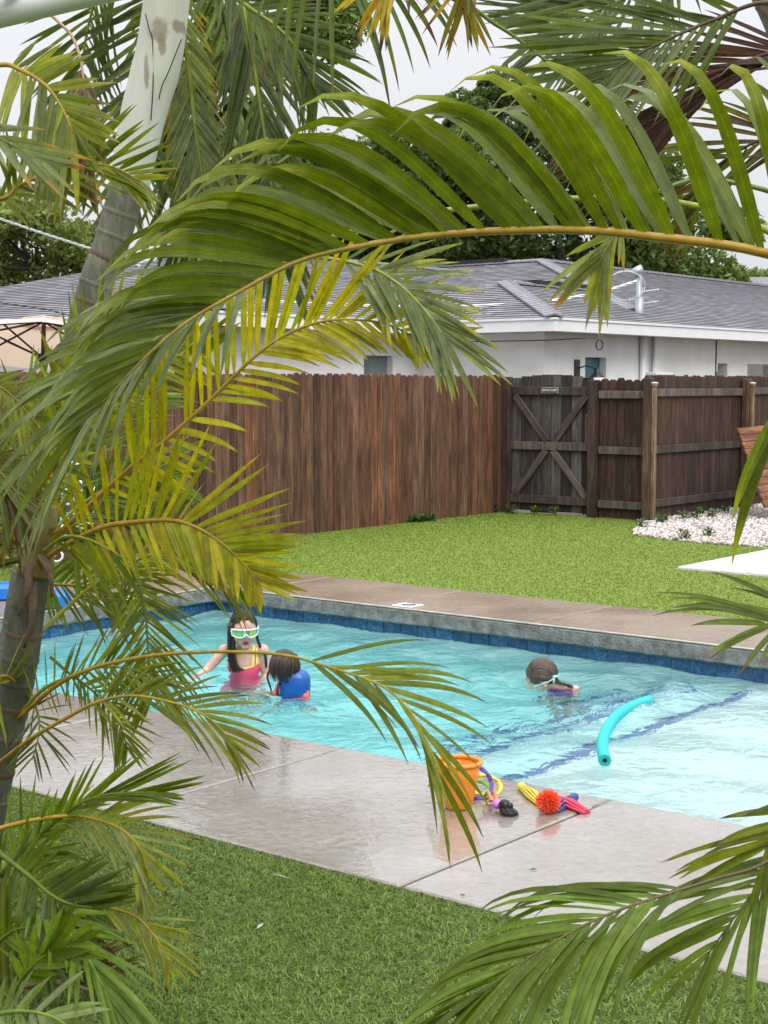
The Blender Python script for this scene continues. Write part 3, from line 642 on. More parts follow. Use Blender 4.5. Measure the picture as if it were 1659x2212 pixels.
# roof: stepped shingle courses laid up each plane
def roof_plane(name, a, b_, c, d, z0, step=.15):
    """a-b eave, d-c top edge (points as (s,t,z)); rows of shingles lapped upward, each row with its own butt edge"""
    A, Bp, Cc, D = [np.array(W(*q_)) for q_ in (a, b_, c, d)]
    ex = (Bp - A) / np.linalg.norm(Bp - A); nrm = np.cross(ex, (D - A)); nrm /= np.linalg.norm(nrm)
    if nrm[2] < 0: nrm = -nrm
    up = np.cross(nrm, ex);
    if up[2] < 0: up = -up
    Hh = float((D - A) @ up); rows = max(2, int(Hh / step)); vs_, fs_, uv = [], [], []
    for i in range(rows):
        f0, f1_ = i / rows, min(1, (i + 1.02) / rows)
        l0, r0 = A + (D - A) * f0, Bp + (Cc - Bp) * f0; l1, r1 = A + (D - A) * f1_, Bp + (Cc - Bp) * f1_
        th = .014; k0 = len(vs_)
        vs_ += [l0, r0, l0 + nrm * th, r0 + nrm * th, r1 + nrm * .002, l1 + nrm * .002]
        fs_ += [(k0, k0 + 1, k0 + 3, k0 + 2), (k0 + 2, k0 + 3, k0 + 4, k0 + 5)]
        for q_ in (l0, r0, l0, r0, r1, l1): uv.append((float((q_ - A) @ ex) + 50, float((q_ - A) @ up) / Hh * rows * .15 + 150))
    m_ = MB(); m_.add(vs_, fs_); o = m_.build(name, M['shingle'], house)
    ul = o.data.uv_layers.new(name="UVMap"); li = np.zeros(len(o.data.loops), dtype=np.int32); o.data.loops.foreach_get("vertex_index", li)
    ul.data.foreach_set("uv", np.array(uv, dtype=np.float32)[li].ravel()); return o
PT = .27
def rz(k): return ZE + .16 + PT * k
# wing (hip end towards the lawn, long slope to the right) and main roof behind
kw, km = 2.8, 6.4; tM = 17.7; TE = 47.0
roof_plane("roof", (E3 - 2 * kw, TC, rz(0)), (E3, TC, rz(0)), (E3 - kw, TC + kw, rz(kw)), (E3 - kw - .001, TC + kw, rz(kw)), 0)
roof_plane("roof", (E3, TC, rz(0)), (E3, tM, rz(0)), (E3 - kw, tM + kw, rz(kw)), (E3 - kw, TC + kw, rz(kw)), 0)
roof_plane("roof", (E3 - 2 * kw, tM, rz(0)), (E3 - 2 * kw, TC, rz(0)), (E3 - kw, TC + kw, rz(kw)), (E3 - kw, tM + kw, rz(kw)), 0)
roof_plane("roof", (E3, tM, rz(0)), (E3, TE, rz(0)), (E3 - km, TE - km * 1.2, rz(km)), (E3 - km, tM + km, rz(km)), 0)
roof_plane("roof", (-22, tM, rz(0)), (E3, tM, rz(0)), (E3 - km, tM + km, rz(km)), (-20, tM + km, rz(km)), 0)
kl = 5.5
roof_plane("roof", (E1, TL, rz(0)), (E1, 22.0, rz(0)), (E1 - kl, 23.5, rz(kl)), (E1 - kl, TL + kl, rz(kl)), 0)
roof_plane("roof", (E1 - 12, TL, rz(0)), (E1, TL, rz(0)), (E1 - kl, TL + kl, rz(kl)), (E1 - kl - .001, TL + kl, rz(kl)), 0)
def cap_line(a, b_, name, mat, w=.15):
    A, Bp = np.array(W(*a)), np.array(W(*b_)); L = np.linalg.norm(Bp - A); n_ = int(L / .2); m_ = MB()
    d = (Bp - A) / L; R = Vector(d).to_track_quat('X', 'Z').to_matrix()
    for i in range(n_):
        c = A + d * (i + .5) * L / n_; sl = .27 if abs(d[2]) < .02 else .19; la = np.cross(d, (0, 0, 1)); la /= np.linalg.norm(la); h_ = d * .5 * L / n_; up_ = np.array([0, 0, 1.])
        V_ = [c + sg * h_ * 1.08 + sd_ * la * w + up_ * ((.066 - abs(sd_) * w * sl) - (.0 if sg < 0 else .012)) for sg in (-1, 1) for sd_ in (-1, 0, 1)]; V_ += [v_ - up_ * .03 for v_ in V_]
        m_.add(V_, [(0, 1, 4, 3), (1, 2, 5, 4), (0, 6, 7, 1), (1, 7, 8, 2), (3, 4, 10, 9), (4, 5, 11, 10), (0, 3, 9, 6), (2, 8, 11, 5)])
    return m_.build(name, mat, house)
cap_line((E3, TC, rz(0)), (E3 - kw, TC + kw, rz(kw)), "hip_cap", M['ridgecap'])
cap_line((E3 - 1.0, tM + 1.0, rz(1.0)), (E3 - km, tM + km, rz(km)), "hip_cap", M['ridgecap'])
cap_line((E3 - km, tM + km, rz(km)), (-19.8, tM + km, rz(km)), "ridge_cap", M['ridgecap'])
cap_line((E3 - km, tM + km, rz(km)), (E3 - km, TE - km * 1.2, rz(km)), "ridge_cap", M['ridgecap'])
cap_line((E1 - kl, TL + kl, rz(kl)), (E1 - kl, 23.5, rz(kl)), "ridge_cap", M['ridgecap'])
cap_line((E1, TL, rz(0)), (E1 - kl, TL + kl, rz(kl)), "hip_cap", M['ridgecap'])
cap_line((E3 - kw, TC + kw, rz(kw)), (E3 - kw, TC + kw + 2.6, rz(kw)), "ridge_cap", M['ridgecap'])
o = MB().box((0, 0, 0), (.3, 1.9, .07)).build("ridge_vent", M['vent'], house); place(o, E3 - kw, TC + kw + 1.7, rz(kw) + .06)
o = MB().box((0, 0, 0), (2.6, .3, .07)).build("ridge_vent", M['vent'], house); place(o, E3 - km - 2.2, tM + km, rz(km) + .07)
# fascia, drip edge, soffit
def fascia(s0, t0, s1, t1):
    A, Bp = W(s0, t0), W(s1, t1); L = np.linalg.norm(Bp - A); an = math.atan2(*(Bp - A)[1::-1]); c = (A + Bp) / 2
    for nm, zz, hh, th in (("fascia", ZE + .045, .17, .03), ("drip_edge", ZE + .145, .035, .07)):
        o = MB().box((0, 0, 0), (L + (.06 if nm == "drip_edge" else .02), th, hh)).build(nm, M['whitepaint'], house); o.location = (c[0], c[1], zz); o.rotation_euler = (0, 0, an)
fascia(E3, TC, E3, TE); fascia(EC, TC, E3, TC); fascia(E1, TL, E1, TC); fascia(-20, TL, E1, TL)
for (s0, s1, t0, t1) in ((sw3, E3, TC, TE), (E1, sw3, TC, tw2), (sw1, E1, TL, TC), (-20, E1, TL, TL + OV)):
    o = MB().box((0, 0, 0), (s1 - s0, t1 - t0, .02)).build("soffit", M['whitepaint'], house); place(o, (s0 + s1) / 2, (t0 + t1) / 2, ZE - .02 + (.003 if t1 == tw2 else 0))
# service mast with coiled cable, and the wires
pz = at(1380, 700, 26.6); ptop = at(1380, 588, 26.6)
mast = empty("service_mast", pz, "grey metal service mast with coiled cable rising from the roof", "mast")
MB().tube([pz - np.array([0, 0, .25]), ptop], .05, 10).build("pipe", M['galv'], mast, True)
MB().tube([pz - np.array([0, 0, .1]), pz + np.array([0, 0, .45])], .075, 10).build("flashing", M['galv'], mast, True)
MB().tube([ptop - np.array([.1, 0, .02]), ptop + np.array([.06, 0, .06])], .08, 8).build("weatherhead", M['galv'], mast, True)
cc = at(1352, 617, 26.5); m_ = MB()
for k in range(2): m_.tube([cc + np.array([(.33 - .03 * k) * math.cos(a), .04 * k, (.24 + .02 * k) * math.sin(a)]) for a in np.linspace(0, 6.2, 26)], .007, 5)
m_.build("coiled_cable", M['cable'], mast, True)
for z in (.8, 1.0): MB().tube([ptop - np.array([0, 0, z - .45]), ptop - np.array([-.35, 0, z - .5])], .02, 5).build("bracket", M['galv'], mast)
def wire(pts, r, mat, label, tw=False):
    m_ = MB(); P3 = [np.array(q_) for q_ in pts]; N_ = 40; cur = []
    for i in range(N_ + 1):
        f = i / N_ * (len(P3) - 1); j = min(int(f), len(P3) - 2); cur.append(P3[j] * (1 - f + j) + P3[j + 1] * (f - j))
    if tw:
        for ph in (0, 2.1, 4.2):
            m_.tube([c + np.array([0, .018 * math.cos(i * 1.3 + ph), .018 * math.sin(i * 1.3 + ph)]) for i, c in enumerate(cur)], r, 4)
    else: m_.tube(cur, r, 4)
    return tag(m_.build("overhead_wire", mat), label, "wire")
wire([at(560, 650, 22), at(800, 662, 23.2), at(1000, 663, 24.4), at(1180, 652, 25.4), at(1300, 632, 26), at(1376, 607, 26.5)], .014, M['cable'], "pale twisted service cable sagging across the roof to the mast", True)
wire([at(-60, 452, 26), at(80, 500, 27), at(205, 540, 28), at(330, 585, 28)], .009, M['cable'], "pale twisted cable crossing the sky at left behind the palm trunk", True)
wire([at(-40, 640, 30), at(150, 641, 32), at(300, 640, 34)], .014, M['darkcable'], "dark level wire in front of the left oak")
wire([at(-40, 648, 20), at(100, 668, 19.5), at(300, 720, 19)], .008, M['darkcable'], "dark sloping wire above the left roof slope")
wire([at(960, 739, 24.2), at(1180, 735, 23.4), at(1290, 729, 23.6)], .008, M['darkcable'], "thin dark wire running under the house fascia")
m_ = MB(); c = at(1294, 745, 23.7)
for k in range(2): m_.tube([c + np.array([.05 * math.cos(a) + .01 * k, 0, .08 * math.sin(a)]) for a in np.linspace(0, 6.2, 16)], .006, 4)
m_.build("wire_loop", M['darkcable'], house)

# neighbouring building at the far right: white eave and roof corner
nb_ = empty("neighbour_building", at(1700, 800, 46), "white corner of a neighbouring building above the roofs at right edge", "building")
c = at(1690, 672, 44)
o = MB().box((0, 0, 0), (2.2, 5, 2.6)).build("wall", M['stucco'], nb_); o.location = (c[0] + .6, c[1] + 2.6, c[2] - 1.42)
o = MB().box((0, 0, 0), (3.0, 6, .22), bev=.03).build("eave", M['whitepaint'], nb_); o.location = (c[0] + .55, c[1] + 2.4, c[2] + .0); o.rotation_euler = (0, .06, .1)
o = MB().box((0, 0, 0), (.9, .5, .3), bev=.1).build("gutter_end", pmat('cream_gutter', (.62, .6, .52), .5), nb_); o.location = (c[0] - .75, c[1] + .2, c[2] - .22)
m_ = MB(); m_.add([(-1.5, -3, 0), (1.8, -3, 0), (1.8, 0, 1.0), (-1.5, 0, 1.0), (1.8, 3, 0), (-1.5, 3, 0)], [(0, 1, 2, 3), (3, 2, 4, 5)]); o = m_.build("roof", M['ridgecap'], nb_); o.location = (c[0] + .6, c[1] + 2.5, c[2] + .13)
# low grey-roofed house seen through the carport
lh = empty("low_house", at(1600, 830, 60), "low grey roofed house glimpsed through the carport openings", "house")
m_ = MB(); a = at(1480, 803, 60); b_ = at(1760, 803, 60); a2, b2 = at(1480, 770, 63), at(1760, 770, 63); m_.add([a, b_, b2, a2], [(0, 1, 2, 3)]); m_.build("roof", M['ridgecap'], lh)
m_ = MB(); m_.add([a - np.array([0, -.4, 0]), b_ - np.array([0, -.4, 0]), b_ - np.array([0, -.4, 2.6]), a - np.array([0, -.4, 2.6])], [(0, 1, 2, 3)]); m_.build("wall", M['stucco'], lh)

# patio roof edge above the camera
beam_t = ST(at(0, 70, 2.6))[1]; bz = float(at(0, 70, 2.6)[2])
pr_ = empty("patio_awning", W(-1, beam_t - 1.5, 0), "grey aluminium patio awning beam across the top left corner", "awning")
def pbox(nm, t0, t1, z0, z1, bev=0, s0=-2.6, s1=3.4):
    o = MB().box((0, 0, 0), (s1 - s0, t1 - t0, z1 - z0), bev=bev).build(nm, M['alum'], pr_); place(o, (s0 + s1) / 2, (t0 + t1) / 2, (z0 + z1) / 2); return o
def pround(): 
    m_ = MB(); cz = bz + .022; m_.tube([W(-2.6, beam_t - .02, cz), W(3.4, beam_t - .02, cz)], .022, 12); return m_.build("edge_roll", M['alum'], pr_, True)
pround(); pbox("fascia", beam_t - .03, beam_t - .004, bz + .044, bz + .10); pbox("trim", beam_t - .03, beam_t + .012, bz + .10, bz + .112); pbox("gutter", beam_t - .03, beam_t + .03, bz + .112, bz + .16, .006)
for sx in (-2.45, -.9, 1.9, 3.25): pbox("rafter", beam_t - 4.2, beam_t - .03, bz + .05, bz + .12, .004, sx - .03, sx + .03)
for sx in (-2.4, 3.2):
    o = MB().box((0, 0, 0), (.09, .09, bz + .05), bev=.006).build("post", M['alum'], pr_); place(o, sx, beam_t - 4.0, (bz + .05) / 2)

# ================================================================== OAKS BEHIND
def oak(px, py, d, r, h, n, label, col, base_y=None, dens=1.0, seed=0, leaf=.13, clusters=26, sq=.8):
    r2 = np.random.default_rng(seed); c = at(px, py, d); root = (c[0], c[1], -.05)
    t_ = empty("oak_tree", root, label, "tree", "oaks behind the house")
    m_ = MB(); cr_ = max(.12, r * .07)
    top = Vector((c[0], c[1], c[2] - h * .2)); m_.tube([root, (c[0] + .2, c[1], root[2] + (c[2] - h * .4) * .5), tuple(top)], [cr_ * 1.5, cr_, cr_ * .6], 8)
    cl = []
    for i in range(clusters):
        q_ = r2.normal(0, 1, 3); q_ /= np.linalg.norm(q_); rad = r2.uniform(.25, 1) ** .6
        p = np.array([c[0] + q_[0] * r * rad, c[1] + q_[1] * r * rad * .8, c[2] + q_[2] * h * .5 * rad]); cl.append((p, r * r2.uniform(.18, .36)))
        if i % 2 == 0:
            md = (np.array(top) + p) / 2 + r2.normal(0, .12 * r, 3); m_.tube([tuple(top), tuple(md), tuple(p)], [cr_ * .45, cr_ * .22, cr_ * .07], 5)
    m_.build("trunk", M['oakbark'], t_, True)
    V, Cc = [], []; per = int(n / clusters)
    for p, cr2 in cl:
        q_ = r2.normal(0, 1, (per, 3)); q_ /= np.linalg.norm(q_, axis=1)[:, None]; q_ *= (r2.uniform(.1, 1, per) ** .45)[:, None] * cr2 * np.array([1.15, 1.15, sq])
        ctr = p + q_; a = r2.normal(0, 1, (per, 3)); a /= np.linalg.norm(a, axis=1)[:, None]; b2_ = np.cross(a, r2.normal(0, 1, (per, 3))); b2_ /= np.linalg.norm(b2_, axis=1)[:, None] + 1e-9
        L = leaf * r2.uniform(.6, 1.4, per)[:, None]
        V.append(np.stack([ctr - a * L, ctr + b2_ * L * .45, ctr + a * L, ctr - b2_ * L * .45], 1))
        tone = r2.uniform(.8, 1.2); Cc.append(np.repeat(np.array(col)[None] * tone * r2.uniform(.65, 1.35, (per, 1)), 4, 0))
    V = np.concatenate(V).reshape(-1, 3); F = np.arange(len(V)).reshape(-1, 4)
    o = np_mesh("crown", V, F, M['oak'], np.concatenate(Cc)); par(o, t_); return t_
G1, G2, G3 = (.13, .20, .045), (.085, .14, .04), (.20, .26, .075)
oak(80, 535, 44, 2.3, 2.9, 13000, "light green oak at far left behind the umbrella and roof", G3, seed=1, leaf=.10)
oak(420, 330, 40, 1.7, 6.0, 12000, "tall dark oak directly behind the leaning palm trunk", G2, seed=3, leaf=.12)
oak(600, 60, 38, 2.0, 4.2, 13000, "oak branch crown hanging into the sky above centre", G1, seed=4, leaf=.10)
oak(560, 420, 40, 2.2, 4.6, 15000, "dark oak behind the hanging palm fronds at centre left", G2, seed=5, leaf=.12)
oak(770, 430, 46, 2.8, 3.0, 12000, "sparse light oak below the open sky at centre", G3, seed=6, leaf=.09, clusters=34)
oak(985, 420, 44, 2.5, 3.9, 15000, "dark oak rising behind the centre of the roof", G2, seed=7, leaf=.11)
oak(1240, 420, 45, 3.6, 5.5, 22000, "broad dark oak behind the roof ridge right of centre", G2, seed=8, leaf=.11)
oak(1090, 260, 47, 1.6, 2.6, 9000, "oak top showing through the fronds at upper right", G2, seed=9, leaf=.11)
oak(1450, 560, 46, 3.0, 3.9, 20000, "full green oak behind the service mast", G1, seed=10, leaf=.11)
oak(1590, 640, 50, 1.8, 1.9, 9000, "low oak at right between mast and neighbouring building", G1, seed=11, leaf=.10)
oak(900, 540, 48, 4.0, 1.6, 12000, "low oak hedge line just above the roof ridge", G2, seed=12, leaf=.11)
# ================================================================== YARD OBJECTS
# patio umbrella beyond the fence at left
ub = at(93, 980, 16.5); um = empty("patio_umbrella", (ub[0], ub[1], 0), "tilted pale peach patio umbrella behind the fence at left", "umbrella")
def canmat():
    m, n, l, b = nt('peach_canvas'); z = noisen(n, l, 3, 4); r = ramp(n, l, z.outputs[0], [(.3, (.78, .70, .66)), (.7, (.84, .79, .76))]); l.new(r.outputs[0], b.inputs["Base Color"]); b.inputs["Roughness"].default_value = .9
    tr = n.new("ShaderNodeBsdfTranslucent"); tr.inputs[0].default_value = (.85, .66, .5, 1); mx = n.new("ShaderNodeMixShader"); mx.inputs[0].default_value = .45
    l.new(b.outputs[0], mx.inputs[1]); l.new(tr.outputs[0], mx.inputs[2]); l.new(mx.outputs[0], n["Material Output"].inputs[0]); return m
M['canvas'] = canmat(); M['bronze'] = pmat('bronze_pole', (.035, .025, .02), .45)
apex = at(95, 690, 16.5); RTl = Matrix.Rotation(-.20, 3, 'X'); RU = 1.15
def upt(a, f, z): 
    q_ = RTl @ Vector((RU * f * math.cos(a), RU * f * math.sin(a), z)); return apex + np.array(q_)
for k in range(8):
    a0, a1 = k * math.pi / 4 + .2, (k + 1) * math.pi / 4 + .2; m_ = MB()
    rows = []
    for f, z in ((.14, -.03), (.45, -.10), (.75, -.19), (1.0, -.30)):
        rows.append([upt(a0 + (a1 - a0) * j / 4, f * (1 - .05 * math.sin(math.pi * j / 4)), z - .012 * math.sin(math.pi * j / 4)) for j in range(5)])
    V_ = [p for r_ in rows for p in r_]; m_.add(V_, [(i * 5 + j, i * 5 + j + 1, i * 5 + j + 6, i * 5 + j + 5) for i in range(3) for j in range(4)]); m_.build("canopy_panel", M['canvas'], um, True)
m_ = MB(); V_ = [apex + np.array([0, 0, .045])] + [upt(k * math.pi / 4 + .2, .24, -.03) for k in range(8)]; m_.add(V_, [(0, 1 + k, 1 + (k + 1) % 8) for k in range(8)]); m_.build("vent_cap", M['canvas'], um)
hubp = apex + np.array(RTl @ Vector((0, 0, -.42)))
for k in range(8):
    a = k * math.pi / 4 + .2; MB().tube([upt(a, .02, -.03), upt(a, .98, -.31)], .012, 5).build("rib", M['bronze'], um); MB().tube([hubp, upt(a, .52, -.15)], .011, 5).build("strut", M['bronze'], um)
MB().tube([hubp + np.array([0, 0, .05]), hubp - np.array([0, 0, .06])], .06, 10).build("hub", M['bronze'], um)
MB().tube([apex, hubp, (ub[0], ub[1], 0)], .024, 8).build("pole", M['bronze'], um)
m_ = MB(); m_.lathe([(0, .06), (.06, .06), (.25, .03), (.25, 0)], (ub[0], ub[1], -.05), 16); m_.build("base", M['black'], um)

# white wrought-iron garden chair with a pale blue cushion on the end lawn
cp = g(135, 1246); ch = empty("garden_chair", cp, "white wrought iron scroll chair with pale blue cushion behind the palm trunk", "chair")
M['iron'] = pmat('white_iron', (.82, .83, .84), .4, .03)
def spiral(c, r, turns, a0, n=14): return [c + np.array([r * (1 - i / n * .75) * math.cos(a0 + turns * 6.28 * i / n), 0, r * (1 - i / n * .75) * math.sin(a0 + turns * 6.28 * i / n)]) for i in range(n + 1)]
cb = np.array(cp)
for sx in (-.2, .2):
    for sy in (-.18, .2):
        MB().tube([cb + np.array([sx * 1.15, sy, 0]), cb + np.array([sx * .85, sy * .9, .22]), cb + np.array([sx, sy, .42])], .014, 6).build("leg", M['iron'], ch, True)
    MB().tube([cb + np.array([sx, .2, .42]), cb + np.array([sx * 1.1, .24, .7]), cb + np.array([sx * .6, .26, .88]), cb + np.array([0, .27, .92])], .014, 6).build("back_frame", M['iron'], ch, True)
    MB().tube([cb + np.array([sx * 1.15, .2, .64]), cb + np.array([sx * 1.3, 0, .65]), cb + np.array([sx * 1.25, -.16, .6]), cb + np.array([sx, -.18, .42])], .013, 6).build("arm", M['iron'], ch, True)
for j, (dx, dz) in enumerate(((-.1, .55), (.1, .55), (-.08, .72), (.08, .72), (0, .64), (-.1, .3), (.1, .3), (0, .2))):
    MB().tube(spiral(cb + np.array([dx, .23 if dz > .45 else -.19, dz]), .075, 1.4, j * 1.1), .010, 5).build("scroll", M['iron'], ch, True)
m_ = MB(); m_.lathe([(0, .0), (.25, 0), (.26, .012), (.25, .024), (0, .024)], cb + np.array([0, 0, .42]), 20); m_.build("seat", M['iron'], ch)
MB().box(cb + np.array([0, .02, .475]), (.42, .40, .06), bev=.025).build("cushion", pmat('blue_cushion', (.16, .38, .66), .8), ch)
# blue plastic floats on the end deck
M['bluepl'] = pmat('blue_plastic', (.015, .17, .62), .35, .12)
for px_, py_, L, lab in ((98, 1312, .34, "blue plastic float lying on the pool deck right of the palm trunk"), (-4, 1294, .22, "blue plastic float at the left edge behind the palm trunk")):
    p = g(px_, py_, .005); root = empty("pool_float", p, lab, "float"); hx, r_ = L / 2, .075
    prof = [(-hx, 0, .02), (-hx, 0, .08)]; m_ = MB()
    hexo = [(-.11, .012), (-.08, 0), (.08, 0), (.11, .012), (.11, .085), (.075, .115), (-.075, .115), (-.11, .085)]
    V_ = [(x, y * k_, z) for x, k_ in ((-hx, .82), (-hx + .02, 1), (hx - .02, 1), (hx, .82)) for y, z in hexo]
    F_ = [(i * 8 + j, i * 8 + (j + 1) % 8, i * 8 + 8 + (j + 1) % 8, i * 8 + 8 + j) for i in range(3) for j in range(8)] + [tuple(range(7, -1, -1)), tuple(range(24, 32))]
    m_.add(V_, F_); o = m_.build("body", M['bluepl'], root); o.location = tuple(p); o.rotation_euler = (0, 0, .25)
    o = MB().box((0, 0, .118), (L * .6, .05, .012), bev=.004).build("grip", M['bluepl'], root); o.location = tuple(p); o.rotation_euler = (0, 0, .25)

# orange bucket
bp = g(990, 1744, .004); bk = empty("bucket", bp, "orange plastic bucket standing on the wet deck at the pool edge", "bucket")
def plast(name, col, rough=.35, trans=.12):
    m, n, l, b = nt(name); z = noisen(n, l, 12, 3); r = ramp(n, l, z.outputs[0], [(.3, tuple(c * .92 for c in col)), (.7, col)]); l.new(r.outputs[0], b.inputs["Base Color"]); b.inputs["Roughness"].default_value = rough
    b.inputs["Subsurface Weight"].default_value = trans; b.inputs["Subsurface Radius"].default_value = (.02, .01, .005); return m
M['orange'] = plast('orange_plastic', (.90, .30, .025))
m_ = MB(); m_.lathe([(0, .004), (.048, .002), (.051, .006), (.060, .05), (.073, .12), (.082, .166), (.0795, .166), (.070, .12), (.057, .05), (.048, .010), (0, .010)], bp, 32); m_.build("body", M['orange'], bk, True)
m_ = MB(); m_.lathe([(.082 + .009 * math.cos(a), .170 + .008 * math.sin(a)) for a in np.linspace(0, 5.9, 10)], bp, 32, close=True); m_.build("rim", M['orange'], bk, True)
b3 = np.array(bp)
MB().tube([b3 + np.array([-.088 + .002 * math.cos(a) - .022 * math.sin(a) ** 2, .05 * math.cos(a), .165 - .085 * math.sin(a)]) for a in np.linspace(0, math.pi, 14)], .0045, 6).build("handle", plast('handle_plastic', (.75, .45, .12)), bk, True)
for sy in (-.05, .05): MB().ell(b3 + np.array([-.072, sy, .166]), (.012, .010, .012)).build("handle_lug", M['orange'], bk, True)
# dive rings leaning behind the bucket
def torus(c, R, r, tilt, yaw, tw=0, n=30, k=8):
    Rm = Matrix.Rotation(yaw, 3, 'Z') @ Matrix.Rotation(tilt, 3, 'X'); pts = [np.array(Rm @ Vector((R * math.cos(a), R * math.sin(a), 0))) + c for a in np.linspace(0, 2 * math.pi, n)]
    m_ = MB(); 
    if tw: 
        for ph in (0, math.pi):
            m_.tube([p + np.array(Rm @ Vector((.0035 * math.cos(ph + i * .9) * math.cos(a), .0035 * math.cos(ph + i * .9) * math.sin(a), .0035 * math.sin(ph + i * .9)))) for i, (p, a) in enumerate(zip(pts, np.linspace(0, 2 * math.pi, n)))], r * .8, k)
    else: m_.tube(pts, r, k)
    return m_
rp = g(1030, 1722, .004)
for R, tl, yw, off, col, lab, tw in ((.062, 1.0, .5, (0, .0, .056), (.16, .07, .42), "purple twisted dive ring leaning behind the orange bucket", 1), (.060, .45, .2, (.032, .03, .036), (.80, .70, .06), "yellow dive ring lying under the purple ring", 1), (.058, .25, .0, (-.012, .04, .024), (.22, .62, .08), "green dive ring lying behind the orange bucket", 0)):
    o = torus(np.array(rp) + np.array(off), R, .007, tl, yw, tw).build("dive_ring", plast(lab.split()[0] + '_ring', col), None, True); tag(o, lab, "dive ring")
# doll lying on the deck, dark hair towards the camera
dp = np.array(g(1086, 1758, .004)); dl = empty("doll", dp, "small doll in lilac dress with black hair lying on the wet deck", "doll")
M['dollskin'] = plast('doll_skin', (.55, .27, .17)); M['lilac'] = plast('lilac_cloth', (.55, .22, .62), .6); M['dollhair'] = pmat('black_hair', (.008, .008, .010), .3, .3, 40)
m_ = MB(); m_.ell(dp + np.array([-.018, .045, .024]), (.017, .03, .014)); m_.ell(dp + np.array([.002, .008, .028]), (.018, .018, .020)); m_.tube([dp + np.array([-.006, .026, .026]), dp + np.array([0, .012, .028])], .008, 8)
for sx in (-.012, .008):
    m_.tube([dp + np.array([-.024 + sx, .072, .026]), dp + np.array([-.033 + sx * 1.2, .095, .055]), dp + np.array([-.044 + sx * 1.3, .12, .030])], [.0105, .009, .006], 8); m_.ell(dp + np.array([-.045 + sx * 1.3, .124, .026]), (.006, .012, .005))
for sx in (-1, 1):
    m_.tube([dp + np.array([-.014 + .016 * sx, .032, .026]), dp + np.array([-.016 + .033 * sx, .05, .018]), dp + np.array([-.02 + .034 * sx, .072, .022])], [.006, .005, .004], 6)
def remesh(mb_, name, mat, parent, vox, it=3, cols=None):
    me = bpy.data.meshes.new("tmp"); me.from_pydata(mb_.v, [], mb_.f); me.update()
    bm_ = bmesh.new(); bm_.from_mesh(me); bmesh.ops.remove_doubles(bm_, verts=bm_.verts[:], dist=1e-5); bmesh.ops.recalc_face_normals(bm_, faces=bm_.faces[:]); bm_.to_mesh(me); bm_.free()
    o = bpy.data.objects.new("tmp", me); COL.objects.link(o); md = o.modifiers.new("r", 'REMESH'); md.mode = 'VOXEL'; md.voxel_size = vox
    if it: ms = o.modifiers.new("s", 'SMOOTH'); ms.iterations = it; ms.factor = .5
    dg = bpy.context.evaluated_depsgraph_get(); dg.update(); m2 = bpy.data.meshes.new_from_object(o.evaluated_get(dg)); bpy.data.objects.remove(o); m2.name = name; m2.materials.clear()
    return link(name, m2, mat, parent, True)
def shell(o, pred, off, name, mat, parent):
    """clothing: the part of the body's own surface that pred keeps, set outward by off"""
    me = o.data; n_ = len(me.vertices); co = np.zeros(n_ * 3); me.vertices.foreach_get("co", co); co = co.reshape(-1, 3)
    no = np.zeros(n_ * 3); me.vertices.foreach_get("normal", no); no = no.reshape(-1, 3); keep = np.array([pred(c, nn) for c, nn in zip(co, no)])
    V = co + no * off; mp_ = -np.ones(n_, int); F = []
    for p in me.polygons:
        if all(keep[v] for v in p.vertices): F.append(tuple(p.vertices))
    used = sorted({v for f in F for v in f})
    for i, v in enumerate(used): mp_[v] = i
    m_ = MB(); m_.v = [tuple(V[v]) for v in used]; m_.f = [tuple(mp_[v] for v in f) for f in F]; m_.c = [(1, 1, 1)] * len(used); return m_.build(name, mat, parent, True)
remesh(m_, "body", M['dollskin'], dl, .0022, 2)
m_ = MB(); m_.ell(dp + np.array([-.018, .044, .024]), (.0195, .031, .0165)); m_.build("dress", M['lilac'], dl, True)
m_ = MB(); m_.ell(dp + np.array([.006, -.002, .030]), (.023, .021, .024)); m_.ell(dp + np.array([.022, -.010, .030]), (.015, .012, .016))
for k in range(26):
    a = k * 2.4; m_.tube([dp + np.array([.006 + .015 * math.cos(a), -.004 + .014 * math.sin(a), .03]), dp + np.array([.02 + .03 * math.cos(a), -.02 + .02 * math.sin(a), .012]), dp + np.array([.024 + .032 * math.cos(a + .5), -.026 + .02 * math.sin(a + .3), .004])], [.006, .0035, .001], 5)
m_.build("hair", M['dollhair'], dl, True)
# dive toys with rubber tails
def squid(name, hp_, tp_, col, lab, n=11, rad=.017, tr=.0045, spread=.02):
    r2 = random.Random(name + lab); h, t_ = np.array(hp_), np.array(tp_); d = t_ - h; L = np.linalg.norm(d); d /= L; sd = np.cross(d, (0, 0, 1)); sd /= np.linalg.norm(sd)
    root = empty(name, h, lab, "dive toy", "rubber dive toys on the deck"); mt = plast(lab.split()[0] + '_rubber', col, .4)
    Rm = Vector(d).to_track_quat('Z', 'Y').to_matrix(); m_ = MB(); m_.lathe([(0, -.016), (rad * .7, -.015), (rad, -.008), (rad * 1.02, .004), (rad * .86, .008), (rad * 1.0, .014), (rad * .8, .030), (0, .032)], h, 14, R=Rm); m_.build("head", mt, root, True)
    for k in range(n):
        a = 6.28 * k / n; o1 = sd * math.cos(a) * rad * .6 + np.array([0, 0, 1]) * math.sin(a) * rad * .6; o2 = sd * math.cos(a) * spread + np.array([0, 0, max(-.3, math.sin(a)) * spread * .5])
        q_ = [h + o1 + d * .02, h + o1 * 1.2 + d * L * .5 + o2 * .5, t_ + o2]; q_[2][2] = max(.009, q_[2][2] - .006); q_[1][2] = max(.010, q_[1][2]); MB().tube(q_, [tr, tr, tr * .75], 6).build("tail", mt, root, True)
